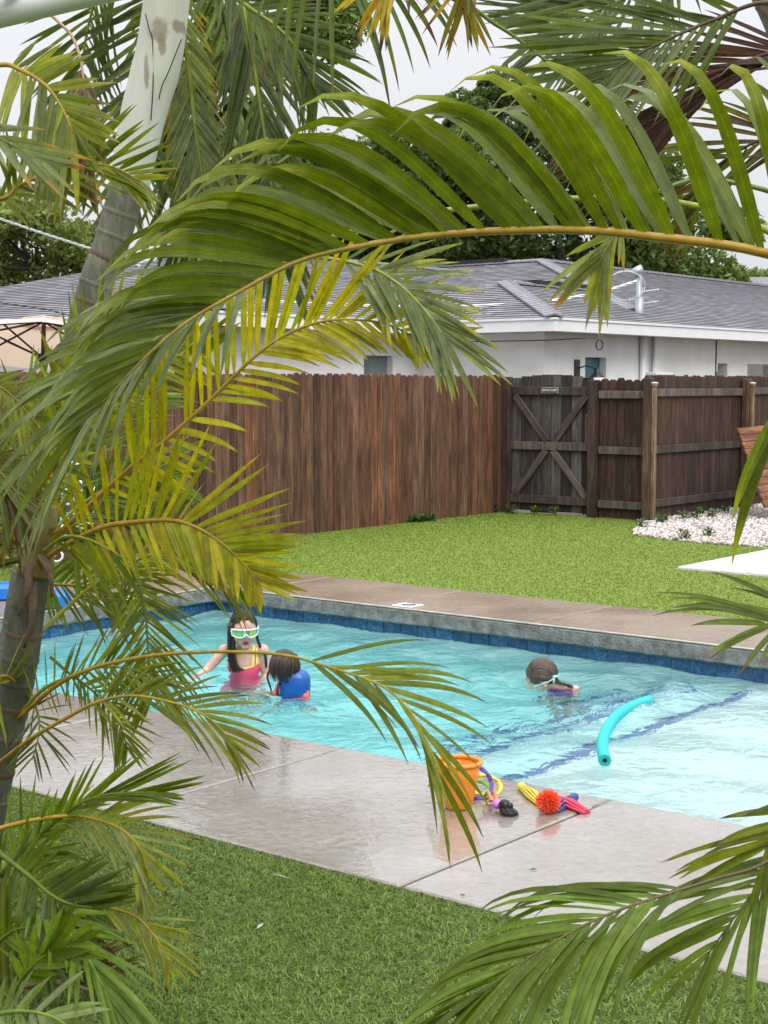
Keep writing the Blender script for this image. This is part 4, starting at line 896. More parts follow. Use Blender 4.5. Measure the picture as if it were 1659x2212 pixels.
squid("dive_toy", g(1127, 1700, .018), g(1170, 1733, .016), (.80, .66, .07), "yellow rubber dive toy with fringed tail beside the spiky ball")
squid("dive_toy", g(1200, 1725, .022), g(1268, 1752, .014), (.85, .06, .13), "pink rubber dive toy with long smooth tails across the deck joint", 9, .018, .0055, .016)
squid("dive_toy", g(1240, 1722, .018), g(1196, 1748, .016), (.04, .09, .32), "dark blue rubber dive toy behind the pink one", 9, .016)
kc = np.array(g(1184, 1756, .004)) + np.array([0, 0, .040]); ks = empty("spiky_ball", kc - np.array([0, 0, .04]), "coral orange spiky rubber ball on the deck among dive toys", "ball"); M['coral'] = plast('coral_rubber', (.90, .10, .035), .4)
MB().ell(kc, (.022, .022, .022)).build("core", M['coral'], ks, True); m_ = MB(); r2 = random.Random(3)
for k in range(300):
    z = 1 - 2 * (k + .5) / 300; a = k * 2.39996; d = Vector((math.sqrt(1 - z * z) * math.cos(a), math.sqrt(1 - z * z) * math.sin(a), z)); e = (d + Vector((r2.uniform(-.3, .3), r2.uniform(-.3, .3), r2.uniform(-.35, .1)))).normalized()
    p0 = kc + np.array(d) * .018; p2 = kc + np.array(d * .024 + e * .024); p2[2] = max(p2[2], .007); m_.tube([p0, kc + np.array(d) * .032, p2], [.0024, .0022, .0012], 4)
stuff(m_.build("bristles", M['coral'], ks))
# teal pool noodle floating on the ledge
M['noodle'] = plast('teal_foam', (.02, .52, .50), .6); NP = [(1306.6, 1643), (1301, 1614), (1304, 1593), (1316, 1567), (1337, 1543), (1366, 1526), (1402, 1513)]
P3 = [g(x, y, WZ + .014) for x, y in NP]
def cr_spline(P3, n):
    P3 = [np.array(p) for p in P3]; P3 = [2 * P3[0] - P3[1]] + P3 + [2 * P3[-1] - P3[-2]]; out = []; m_ = len(P3) - 3
    for i in range(n + 1):
        f = i / n * m_; j = min(int(f), m_ - 1); t_ = f - j; a, b_, c, d = P3[j:j + 4]
        out.append(.5 * ((2 * b_) + (c - a) * t_ + (2 * a - 5 * b_ + 4 * c - d) * t_ ** 2 + (3 * b_ - a - 3 * c + d) * t_ ** 3))
    return out
cur = cr_spline(P3, 36); nd = empty("pool_noodle", cur[0], "curved teal foam noodle floating over the shallow ledge", "pool noodle")
MB().tube(cur, .0285, 18, cap=False).build("foam", M['noodle'], nd, True)
dd = cur[0] - cur[1]; dd /= np.linalg.norm(dd); Rm = Vector(dd).to_track_quat('Z', 'Y').to_matrix()
m_ = MB(); m_.lathe([(.0285, 0), (.027, .002), (.011, .002), (.010, -.05), (0, -.05)], cur[0], 18, R=Rm); m_.build("end_face", plast('teal_foam_end', (.012, .40, .38), .8), nd)
dd2 = cur[-1] - cur[-2]; dd2 /= np.linalg.norm(dd2); m_ = MB(); m_.lathe([(.0285, 0), (.02, .012), (0, .016)], cur[-1], 18, R=Vector(dd2).to_track_quat('Z', 'Y').to_matrix()); m_.build("end_cap", M['noodle'], nd, True)
# litter on turf and deck
for px_, py_, a, lab in ((975, 1972, .5, "short grey twig lying on the near turf"), (1150, 2075, 1.2, "pale dry blade lying on the near turf by the fronds")): 
    p = g(px_ * .6, py_, .014); 
for px_, py_, L, rot, col, lab in ((605, 1892, .09, 2.5, (.42, .40, .36), "pale dry leaf scrap lying on the near turf"), (562, 2000, .05, 1.2, (.55, .53, .48), "thin pale stalk lying on the near turf below the scrap"), (1000, 1934, .02, .3, (.05, .045, .04), "dark speck of leaf on the near deck"), (1152, 1878, .03, .1, (.06, .055, .05), "small dark leaf fragment on the deck near the joint"), (265, 1717, .014, .4, (.03, .02, .015), "small dark seed on the deck by the left joint")):
    p = g(px_, py_, .022 if py_ > 1885 and px_ < 700 else .007); m_ = MB(); d = np.array([math.cos(rot), math.sin(rot), 0]) * L / 2; s_ = np.array([-d[1], d[0], 0]) * .18
    m_.add([p - d, p + s_ + np.array([0, 0, .004]), p + d, p - s_], [(0, 1, 2, 3)]); tag(m_.build("leaf_scrap", pmat('scrap', col, .8)), lab, "leaf litter")

# ================================================================== SWIMMERS
def skinmat():
    m, n, l, b = nt('skin'); z = noisen(n, l, 20, 4); r = ramp(n, l, z.outputs[0], [(.3, (.60, .36, .27)), (.7, (.72, .46, .36))]); l.new(r.outputs[0], b.inputs["Base Color"])
    b.inputs["Roughness"].default_value = .38; b.inputs["Subsurface Weight"].default_value = .15; b.inputs["Subsurface Radius"].default_value = (.02, .008, .004); return m
M['skin'] = skinmat()
def hairmat(name, a, b_):
    m, n, l, b = nt(name); z = noisen(n, l, 60, 4, .6, sc=(1, 1, .15)); r = ramp(n, l, z.outputs[0], [(.3, a), (.7, b_)]); l.new(r.outputs[0], b.inputs["Base Color"]); b.inputs["Roughness"].default_value = .28
    bumpn(n, l, z.outputs[0], .6, .006, b); return m
M['hair'] = hairmat('wet_dark_hair', (.012, .009, .008), (.04, .028, .022)); M['hair2'] = hairmat('wet_brown_hair', (.025, .016, .011), (.085, .055, .038)); M['hair3'] = hairmat('brown_hair', (.05, .032, .024), (.13, .085, .062))
def cap(m_, a, b_, ra, rb, n=10, k=5): # tapered capsule
    a, b_ = np.array(a), np.array(b_); m_.tube([a + (b_ - a) * i / k for i in range(k + 1)], [ra + (rb - ra) * i / k for i in range(k + 1)], n); m_.ell(a, (ra,) * 3, nu=n, nv=6); m_.ell(b_, (rb,) * 3, nu=n, nv=6)
def hand(m_, w, d, s_, size):
    """palm with five bent fingers; w wrist, d finger direction, s_ thumb side"""
    w, d, s_ = [np.array(q_, float) for q_ in (w, d, s_)]; d /= np.linalg.norm(d); s_ = s_ - d * (s_ @ d); s_ /= np.linalg.norm(s_); nn = np.cross(d, s_); k = size
    R = Matrix((Vector(d), Vector(s_), Vector(nn))).transposed(); m_.ell(w + d * .42 * k, (.46 * k, .30 * k, .13 * k), R=R, nu=10, nv=6)
    for j, L in enumerate((.62, .72, .66, .5)):
        b_ = w + d * .78 * k + s_ * (.21 - .14 * j) * k; c = b_ + d * L * .5 * k + nn * -.05 * k; e = c + d * L * .4 * k - nn * .16 * k; m_.tube([b_, c, e], [.075 * k, .07 * k, .05 * k], 6)
    b_ = w + d * .3 * k + s_ * .26 * k; m_.tube([b_, b_ + (d * .25 + s_ * .25) * k, b_ + (d * .52 + s_ * .3) * k], [.09 * k, .08 * k, .055 * k], 6)

# --- girl in pink swimsuit
gp = g(527, 1457, WZ); GPt = np.array(gp) + np.array([0, 0, .02])
girl = empty("person", gp, "child in pink swimsuit with yellow trim and mirrored goggles standing in pool", "person")
def L_(x, y, z): return GPt + np.array([x, y, z])
m_ = MB()
m_.ell(L_(0, .0, .045), (.100, .068, .115)); m_.ell(L_(0, .02, -.12), (.086, .064, .15)); m_.ell(L_(0, .035, -.27), (.100, .075, .11)); m_.ell(L_(0, -.005, .12), (.118, .05, .045))
for sx in (-1, 1):
    m_.ell(L_(.112 * sx, -.005, .125), (.040, .040, .040)); cap(m_, L_(.052 * sx, .035, -.33), L_(.055 * sx, .0, -.6), .062, .042); cap(m_, L_(.055 * sx, .0, -.6), L_(.055 * sx, .05, -.88), .04, .026); cap(m_, L_(.055 * sx, .05, -.9), L_(.058 * sx, -.08, -.91), .026, .02, 8, 3)
cap(m_, L_(-.115, -.005, .125), L_(-.215, -.02, .012), .034, .027); cap(m_, L_(-.215, -.02, .012), L_(-.265, -.13, -.012), .026, .019); hand(m_, L_(-.265, -.13, -.012), (-.3, -1, -.12), (1, 0, 0), .075)
cap(m_, L_(.117, -.005, .12), L_(.132, .005, -.03), .034, .027); cap(m_, L_(.132, .005, -.03), L_(.10, -.13, -.09), .026, .019); hand(m_, L_(.10, -.13, -.09), (-.3, -1, -.2), (-1, 0, 0), .075)
cap(m_, L_(0, 0, .13), L_(.002, -.035, .185), .040, .036)
HC = L_(.004, -.055, .258); RH = Matrix.Rotation(math.radians(14), 3, 'Z') @ Matrix.Rotation(math.radians(8), 3, 'X'); hr = np.array([.0735, .088, .105])
def H_(x, y, z): return HC + np.array(RH @ Vector((x, y, z)))
m_.ell(H_(0, .008, .018), (.074, .088, .090), R=RH, nu=20, nv=14); m_.ell(H_(0, -.020, -.035), (.058, .062, .070), R=RH, nu=18, nv=12); m_.ell(H_(0, -.060, -.082), (.024, .020, .020), R=RH)
m_.ell(H_(0, -.088, -.022), (.0095, .013, .011), R=RH); m_.tube([H_(0, -.082, .012), H_(0, -.094, -.018)], [.006, .009], 8)
for sx in (-1, 1): m_.ell(H_(.038 * sx, -.05, -.035), (.024, .024, .026), R=RH); m_.ell(H_(.075 * sx, .008, -.012), (.008, .017, .026), R=RH)
body = remesh(m_, "body", M['skin'], girl, .0045, 3)
M['suit'] = plast('pink_swimsuit', (1.0, .09, .23), .4, .05); M['suit_y'] = plast('yellow_trim', (.85, .88, .16), .5, .05)
def nl(x): return .030 + (abs(x) / .09) ** 2 * .03      # neckline height
def suit(c, n_):
    x, y, z = c - GPt
    return (z < nl(x) and z > -.33 and abs(x) < .104 - max(0, z) * .25 and math.hypot(x, 0) < .112) and not (x < -.104) 
def strap(c, n_, w=.017):
    x, y, z = c - GPt
    return z >= nl(x) - .006 and z < .20 and abs(abs(x) - .066 - (z - .03) * .06) < w and abs(y) < .075
shell(body, lambda c, n_: suit(c, n_), .003, "swimsuit", M['suit'], girl)
shell(body, lambda c, n_: strap(c, n_, .017), .0032, "strap", M['suit_y'], girl); shell(body, lambda c, n_: strap(c, n_, .006), .0052, "strap_stripe", M['suit'], girl)
shell(body, lambda c, n_: abs((c - GPt)[2] - nl((c - GPt)[0])) < .0075 and abs((c - GPt)[0]) < .098 and (c - GPt)[1] < .05, .0050, "neck_trim", M['suit_y'], girl)
# mouth
m_ = MB(); m_.ell(H_(.002, -.0775, -.058), (.0155, .008, .0115), R=RH); m_.build("mouth", pmat('mouth_dark', (.12, .025, .025), .3), girl, True)
m_ = MB(); m_.tube([H_(.002 + .0175 * math.cos(a), -.0805 - .002 * math.sin(a), -.058 + .0128 * math.sin(a)) for a in np.linspace(0, 6.283, 18)], .0040, 6); m_.build("lips", pmat('lips', (.55, .17, .15), .3), girl, True)
# goggles: mirrored wrap lens, white frame, strap
def GH(ph, z, off):
    k = math.sqrt(max(0, 1 - ((z - .018) / .098) ** 2)); return H_((.074 * k + off) * math.sin(ph), .004 - (.086 * k + off) * math.cos(ph), z)
def gog_lo(ph):
    a = abs(ph) / 1.0; return -.024 + .022 * math.exp(-(ph / .16) ** 2) + .018 * max(0, a - .55) 
def gog_hi(ph): return .026 - .004 * (ph / 1.0) ** 2
m_, cols_ = MB(), []; nph = 24; V_ = []
for i in range(nph + 1):
    ph = -1.02 + 2.04 * i / nph
    for j in range(6): V_.append(GH(ph, gog_lo(ph) + (gog_hi(ph) - gog_lo(ph)) * j / 5, .016))
m_.add(V_, [(i * 6 + j, i * 6 + 6 + j, i * 6 + 7 + j, i * 6 + 1 + j) for i in range(nph) for j in range(5)])
def mirmat():
    m, n, l, b = nt('mirror_lens'); t_ = n.new("ShaderNodeTexCoord"); w_ = n.new("ShaderNodeTexWave"); w_.inputs["Scale"].default_value = 8; w_.inputs["Distortion"].default_value = 2.5; w_.bands_direction = 'X'
    l.new(t_.outputs["Object"], w_.inputs["Vector"]); r = ramp(n, l, w_.outputs["Fac"], [(0, (.10, .45, .65)), (.2, (.15, .75, .35)), (.5, (.65, .85, .10)), (.8, (.80, .80, .10)), (1, (.85, .5, .15))])
    l.new(r.outputs[0], b.inputs["Base Color"]); b.inputs["Metallic"].default_value = .6; b.inputs["Roughness"].default_value = .15; return m
m_.build("goggle_lens", mirmat(), girl, True)
m_ = MB(); rim = [GH(-1.02 + 2.04 * i / nph, gog_hi(-1.02 + 2.04 * i / nph), .018) for i in range(nph + 1)] + [GH(1.02 - 2.04 * i / nph, gog_lo(1.02 - 2.04 * i / nph), .018) for i in range(nph + 1)]; rim.append(rim[0]); m_.tube(rim, .0052, 7)
M['gogwhite'] = plast('goggle_white', (.80, .86, .86), .35); m_.build("goggle_frame", M['gogwhite'], girl, True)
for sx in (-1, 1):
    m_ = MB(); pts = [GH(sx * (1.0 + .25 * i), .004 + .002 * i, .012) for i in range(9)]; m_.tube(pts, .009, 6, flat=.35); m_.build("goggle_strap", plast('goggle_mint', (.45, .78, .74), .4), girl, True)
# hair: centre-parted scalp and wet locks
def scalp(HCf, radii, front, mat, parent, name="hair"):
    m_ = MB(); nu, nv = 40, 24; V_ = []; keep = []
    for i in range(nv + 1):
        th = math.pi * i / nv
        for k in range(nu):
            ph = 2 * math.pi * k / nu; d = (math.sin(th) * math.cos(ph), math.sin(th) * math.sin(ph), math.cos(th)); jit = 1 + .012 * math.sin(ph * 13 + i)
            V_.append(HCf(radii[0] * d[0] * jit, radii[1] * d[1] * jit, radii[2] * d[2] * jit)); keep.append(not front(*d))
    F_ = [q_ for i in range(nv) for k in range(nu) for q_ in [(i * nu + k, i * nu + nu + k, i * nu + nu + (k + 1) % nu, i * nu + (k + 1) % nu)] if all(keep[v] for v in q_)]
    m_.add(V_, F_); return m_
m_ = scalp(lambda x, y, z: H_(x, y + .010, z + .020), (.080, .094, .096), lambda x, y, z: (y < -.18 and z < .58 - .5 * abs(x) ** 1.5) or z < -.75 or (y < .1 and z < -.25), M['hair'], girl)
o = m_.build("hair", M['hair'], girl, True); sm = o.modifiers.new("solid", 'SOLIDIFY'); sm.thickness = .008; sm.offset = -1
def lock(pts, n, r, jit, mat, parent, seed=0, name="hair_lock"):
    r2 = random.Random(seed); m_ = MB()
    for k in range(n):
        o1 = np.array([r2.uniform(-1, 1), r2.uniform(-1, 1) * .5, 0]) * jit; o2 = o1 * 1.1 + np.array([r2.uniform(-.4, .4), 0, r2.uniform(-.5, .5)]) * jit
        q_ = [np.array(p) + o1 + (o2 - o1) * i / (len(pts) - 1) for i, p in enumerate(pts)]; cu = cr_spline(q_, 10); m_.tube(cu, [r * (1 - .75 * i / 10) for i in range(11)], 6)
    m_.build(name, mat, parent, True)
lock([H_(-.066, -.02, .05), H_(-.074, -.03, -.03), L_(-.060, -.085, .13), L_(-.046, -.088, .055), L_(-.030, -.080, .012)], 16, .011, .015, M['hair'], girl, 1)
lock([H_(-.072, .0, .03), H_(-.078, -.02, -.05), L_(-.066, -.082, .10), L_(-.05, -.085, .04), L_(-.02, -.080, .02)], 14, .007, .02, M['hair'], girl, 11)
lock([H_(-.07, .02, .0), L_(-.07, -.06, .14), L_(-.058, -.08, .06), L_(-.062, -.078, .01)], 8, .006, .012, M['hair'], girl, 12)
lock([H_(.072, .0, .03), H_(.078, .0, -.035), L_(.100, -.03, .155), L_(.130, -.04, .11), L_(.136, -.035, .03)], 8, .005, .006, M['hair'], girl, 2)
lock([H_(-.03, .09, .03), H_(-.02, .10, -.05), L_(0, .075, .05), L_(0, .08, -.05)], 16, .014, .03, M['hair'], girl, 3)

def strands(Hf, radii, arcs, r, mat, parent, seed=0):
    """wet hair laid over the scalp: arcs of (start, mid, end) directions, each pushed out to the scalp surface"""
    r2 = random.Random(seed); m_ = MB()
    for (a, b_, c) in arcs:
        P_ = []
        for i in range(11):
            f = i / 10; d = Vector(a) * (1 - f) ** 2 + Vector(b_) * 2 * f * (1 - f) + Vector(c) * f * f; d = (d + Vector((r2.uniform(-1, 1), r2.uniform(-1, 1), r2.uniform(-1, 1))) * .03).normalized(); k_ = 1.0 + r2.uniform(-.008, .022)
            P_.append(Hf(d.x * radii[0] * k_, d.y * radii[1] * k_, d.z * radii[2] * k_))
        m_.tube(P_, [r * (.6 + .4 * math.sin(math.pi * i / 10)) for i in range(11)], 5)
    m_.build("hair_strands", mat, parent, True)
r2 = random.Random(31)
strands(lambda x, y, z: H_(x, y + .010, z + .020), (.080, .094, .096), [((.05 * sx, -.75 + 1.3 * q_, .78), (.75 * sx, -.45 + 1.3 * q_, .75), (1.0 * sx, -.12 + 1.0 * q_, -.05)) for sx in (-1, 1) for q_ in [i / 24 for i in range(25)]], .0042, M['hair'], girl, 1)
# --- small child in blue float vest, seen from behind
kp = g(634, 1493, WZ); KP = np.array(kp); kid = empty("person", kp, "small child in blue float vest and coral sleeves seen from behind in pool", "person")
def K_(x, y, z): return KP + np.array([x, y, z])
m_ = MB(); m_.ell(K_(.002, 0, -.03), (.070, .055, .13)); m_.ell(K_(0, .02, -.19), (.075, .06, .09))
KH = K_(-.055, -.005, .145); RK = Matrix.Rotation(math.radians(22), 3, 'Z') @ Matrix.Rotation(math.radians(8), 3, 'Y')
def KH_(x, y, z): return KH + np.array(RK @ Vector((x, y, z)))
m_.ell(KH_(0, 0, .008), (.068, .078, .076), R=RK, nu=18, nv=12); m_.ell(KH_(0, .03, -.035), (.05, .05, .052), R=RK); m_.ell(KH_(0, .078, -.02), (.009, .011, .01), R=RK); cap(m_, K_(-.02, 0, .06), K_(-.045, 0, .10), .034, .032)
for sx in (-1, 1): m_.ell(KH_(.067 * sx, .012, -.012), (.008, .014, .02), R=RK); cap(m_, K_(.04 * sx, .03, -.24), K_(.06 * sx, .12, -.40), .045, .03); cap(m_, K_(.06 * sx, .12, -.40), K_(.06 * sx, .08, -.55), .028, .02)
cap(m_, K_(-.065, -.01, .035), K_(-.11, -.03, -.045), .027, .022); cap(m_, K_(-.11, -.03, -.045), K_(-.17, .05, -.05), .021, .016); hand(m_, K_(-.17, .05, -.05), (-.8, .8, -.1), (0, 1, .2), .05)
cap(m_, K_(.06, -.01, .03), K_(.07, -.07, -.07), .027, .022); cap(m_, K_(.07, -.07, -.07), K_(.0, -.115, -.075), .021, .016); hand(m_, K_(.0, -.115, -.075), (-1, -.3, -.1), (0, -1, .2), .05)
kb = remesh(m_, "body", M['skin'], kid, .0045, 2)
M['coralcloth'] = pmat('coral_cloth', (.80, .16, .12), .6, .12)
def sleeve(c, n_):
    x, y, z = c - KP; return (x < -.066 or (x > .02 and y < -.055) or x > .074) and z < .055 and z > -.12 and x > -.155 and not (y < -.11 and x < .01)
shell(kb, lambda c, n_: sleeve(c, n_) and (c - KP)[0] < -.03, .004, "sleeve", M['coralcloth'], kid); shell(kb, lambda c, n_: sleeve(c, n_) and (c - KP)[0] > -.03, .004, "sleeve", M['coralcloth'], kid)
m_ = MB(); V_ = []
for z, rx, ry, dx in ((-.20, .05, .04, 0), (-.195, .078, .064, 0), (-.1, .086, .072, .002), (-.02, .090, .075, .004), (.05, .092, .076, .006), (.085, .088, .070, .006), (.110, .074, .058, .002), (.122, .052, .042, -.006), (.118, .03, .03, -.01)):
    V_ += [K_(dx + rx * math.copysign(abs(math.cos(a)) ** .85, math.cos(a)), ry * math.copysign(abs(math.sin(a)) ** .85, math.sin(a)), z) for a in np.linspace(0, 2 * math.pi, 24, endpoint=False)]
m_.add(V_, [(i * 24 + j, i * 24 + (j + 1) % 24, i * 24 + 24 + (j + 1) % 24, i * 24 + 24 + j) for i in range(8) for j in range(24)] + [tuple(range(23, -1, -1)), tuple(range(192, 216))])
M['vest'] = plast('blue_neoprene', (.012, .105, .42), .32, .0); remesh(m_, "float_vest", M['vest'], kid, .006, 4)
m_ = MB(); m_.tube([K_(-.018 + .058 * math.cos(a), -.005 + .056 * math.sin(a), .103 - .022 * math.cos(a + .6) ) for a in np.linspace(0, 6.283, 24)], .0085, 8); m_.build("vest_collar", plast('pale_blue_trim', (.03, .32, .70), .4), kid, True)
m_ = MB(); m_.tube([K_(-.074 + .012 * math.cos(a), -.045 + .03 * math.cos(a), .0 + .05 * math.sin(a)) for a in np.linspace(0, 6.283, 20)], .008, 8); m_.build("armhole_trim", M['black'], kid, True)
m_ = scalp(lambda x, y, z: KH_(x, y - .004, z + .008), (.077, .086, .084), lambda x, y, z: (y > .45 and z < .45) or z < -.72 , M['hair2'], kid); o = m_.build("hair", M['hair2'], kid, True); sm = o.modifiers.new("solid", 'SOLIDIFY'); sm.thickness = .008; sm.offset = -1
for k in range(13):
    a = -2.9 + k * .21; lock([KH_(.05 * math.cos(a), .06 * math.sin(a), .075), KH_(.080 * math.cos(a), .088 * math.sin(a), .02), KH_(.078 * math.cos(a), .082 * math.sin(a), -.03), KH_(.060 * math.cos(a + .12), .064 * math.sin(a + .12), -.070 - .02 * math.sin(k * 2.3))], 7, .0062, .010, M['hair2'], kid, 20 + k)
lock([KH_(-.07, .02, -.02), KH_(-.082, .02, -.07), K_(-.13, -.01, .02), K_(-.12, -.02, -.01)], 4, .004, .006, M['hair'], kid, 50)

strands(lambda x, y, z: KH_(x, y - .004, z + .008), (.077, .086, .084), [((.2 * math.cos(a), .1 + .2 * math.sin(a), 1), (.8 * math.cos(a + .25), .8 * math.sin(a + .25), .7), (math.cos(a + .2), math.sin(a + .2), -.35 + .2 * math.sin(a * 5))) for a in [i * 6.283 / 46 for i in range(46)]], .0045, M['hair2'], kid, 2)
# --- swimmer with face in the water
sp = g(1186, 1476, WZ); SP = np.array(sp); swm = empty("person", sp, "swimmer face down with brown hair, mint goggle strap and purple suit", "person")
def Q_(x, y, z): return SP + np.array([x, y, z])
SH = Q_(-.042, .0, .058); RS_ = Matrix.Rotation(math.radians(-6), 3, 'Z')
def SH_(x, y, z): return SH + np.array(RS_ @ Vector((x, y, z)))
m_ = MB(); m_.ell(SH_(0, 0, 0), (.084, .073, .080), R=RS_, nu=18, nv=12); m_.ell(SH_(-.03, 0, -.05), (.055, .052, .055), R=RS_); m_.ell(SH_(-.088, 0, -.035), (.012, .01, .012), R=RS_)
for sy in (-1, 1): m_.ell(SH_(.017, .068 * sy, -.052), (.017, .010, .020), R=RS_)
cap(m_, SH_(.04, 0, -.05), Q_(.055, .01, -.03), .038, .04); m_.ell(Q_(.075, .015, -.075), (.085, .055, .062)); m_.ell(Q_(.075, .02, -.19), (.072, .055, .12)); m_.ell(Q_(.075, .03, -.31), (.078, .06, .08))
cap(m_, Q_(.155, .02, -.045), Q_(.17, .06, -.17), .030, .024); cap(m_, Q_(.17, .06, -.17), Q_(.12, .15, -.21), .023, .016); hand(m_, Q_(.12, .15, -.21), (-.6, .8, -.1), (-1, 0, 0), .06)
cap(m_, Q_(.0, .0, -.06), Q_(-.05, .03, -.18), .030, .024); cap(m_, Q_(-.05, .03, -.18), Q_(-.09, .13, -.2), .023, .016); hand(m_, Q_(-.09, .13, -.2), (-.5, .9, -.1), (1, 0, 0), .06)
for sx in (-1, 1): cap(m_, Q_(.075 + .042 * sx, .03, -.36), Q_(.085 + .05 * sx, .05, -.58), .05, .034); cap(m_, Q_(.085 + .05 * sx, .05, -.58), Q_(.10 + .05 * sx, .14, -.75), .033, .022)
sb = remesh(m_, "body", M['skin'], swm, .0045, 2)
M['purple'] = pmat('purple_suit', (.16, .10, .42), .5, .15)
shell(sb, lambda c, n_: (c - SP)[2] < -.085 and (c - SP)[2] > -.36 and -.015 < (c - SP)[0] < .15 and (c - SP)[1] < .09, .004, "swimsuit", M['purple'], swm)
shell(sb, lambda c, n_: -.085 <= (c - SP)[2] < -.028 and .0 < (c - SP)[0] < .15 and ((c - SP)[2] < -.065 or abs(abs((c - SP)[0] - .075) - .05) < .016), .004, "swimsuit_top", M['suit'], swm)
m_ = scalp(lambda x, y, z: SH_(x, y, z), (.092, .080, .087), lambda x, y, z: z < -.66 or (z < -.45 and abs(x - .2) < .25) or (x < -.8 and z < -.3), M['hair3'], swm); o = m_.build("hair", M['hair3'], swm, True); sm = o.modifiers.new("solid", 'SOLIDIFY'); sm.thickness = .008; sm.offset = -1
lock([SH_(.06, -.03, .0), SH_(.088, -.03, -.04), Q_(.075, -.03, .006), Q_(.105, -.02, -.006), Q_(.13, 0, -.02)], 16, .009, .013, M['hair3'], swm, 9)
strands(SH_, (.092, .080, .087), [((-.75, y_, .3 + .5 * (1 - abs(y_))), (-.1, y_ * 1.3, 1.15), (.95, y_ * .75 - .1, -.1)) for y_ in [-1 + i / 17 for i in range(35)]] + [((-.6, -.9, -.1 - .02 * i), (.1, -1.1, .1 - .02 * i), (.9, -.5, -.25)) for i in range(9)], .0042, M['hair3'], swm, 3)
M['mint'] = plast('mint_strap', (.45, .82, .72), .4)
pts = [SH_(-.05, -.066, -.066), SH_(-.011, -.074, -.052), SH_(.039, -.076, -.033), SH_(.070, -.054, -.015), SH_(.093, -.015, -.006), SH_(.09, .04, -.008), SH_(.05, .076, -.03), SH_(0, .076, -.052)]
m_ = MB(); m_.tube(cr_spline(pts, 24), .0068, 6, flat=.5); m_.build("goggle_strap", M['mint'], swm, True)
m_ = MB(); m_.ell(SH_(.076, -.055, -.006), (.017, .008, .008)); m_.ell(SH_(.068, -.064, -.026), (.007, .007, .019)); m_.build("strap_buckle", M['mint'], swm, True)
# ================================================================== PALMS
CG = {'g': (.105, .15, .009), 'G': (.07, .115, .028), 'y': (.27, .30, .014), 'Y': (.42, .37, .014), 'o': (.40, .23, .025), 'p': (.25, .30, .15), 'b': (.10, .045, .028), 't': (.36, .26, .17), 'l': (.15, .245, .028), 's': (.15, .19, .12), 'k': (.055, .026, .022)}
def mixv(a, b_, f): return tuple(x + (y - x) * f for x, y in zip(a, b_))
def leaflet_geo(m_, base, d, T, L, Wd, droop, fold, cols, r2, segs=9, twist=0.0, dexp=1.4):
    """one folded, tapering, drooping leaflet"""
    d = Vector(d).normalized(); T = Vector(T); w = (T - d * T.dot(d)).normalized()
    if twist: w = (Matrix.Rotation(twist, 3, d) @ w)
    p = Vector(base); k0 = len(m_.v); st_ = L / segs; cx = []
    for i in range(segs + 1):
        f = i / segs; wd = Wd * (min(1, .40 + f * 4.0) if f < .4 else max(.04, 1 - ((f - .4) / .6) ** 2.2)) * .5
        w = (w - d * w.dot(d)).normalized(); nn = d.cross(w)
        c = cols(f); up_ = nn * (fold * wd)
        m_.v += [tuple(p - w * wd + up_), tuple(p), tuple(p + w * wd + up_)]; m_.c += [(*c, 0.0), (*c, 1.0), (*c, 0.0)]
        if i < segs:
            j = k0 + i * 3; m_.f += [(j, j + 1, j + 4, j + 3), (j + 1, j + 2, j + 5, j + 4)]
            p = p + d * st_; d = (d + Vector((0, 0, -1)) * droop * (f + .12) ** dexp * st_ / .1).normalized()
class Palm:
    def __init__(self, name, base, label): self.root = empty(name, base, label, "palm tree", "palms framing the pool"); self.n = 0; self.rest = MB()
    def done(self):
        if self.rest.v: stuff(self.rest.build("leaflets", M['leaf'], self.root, True, cols=True))
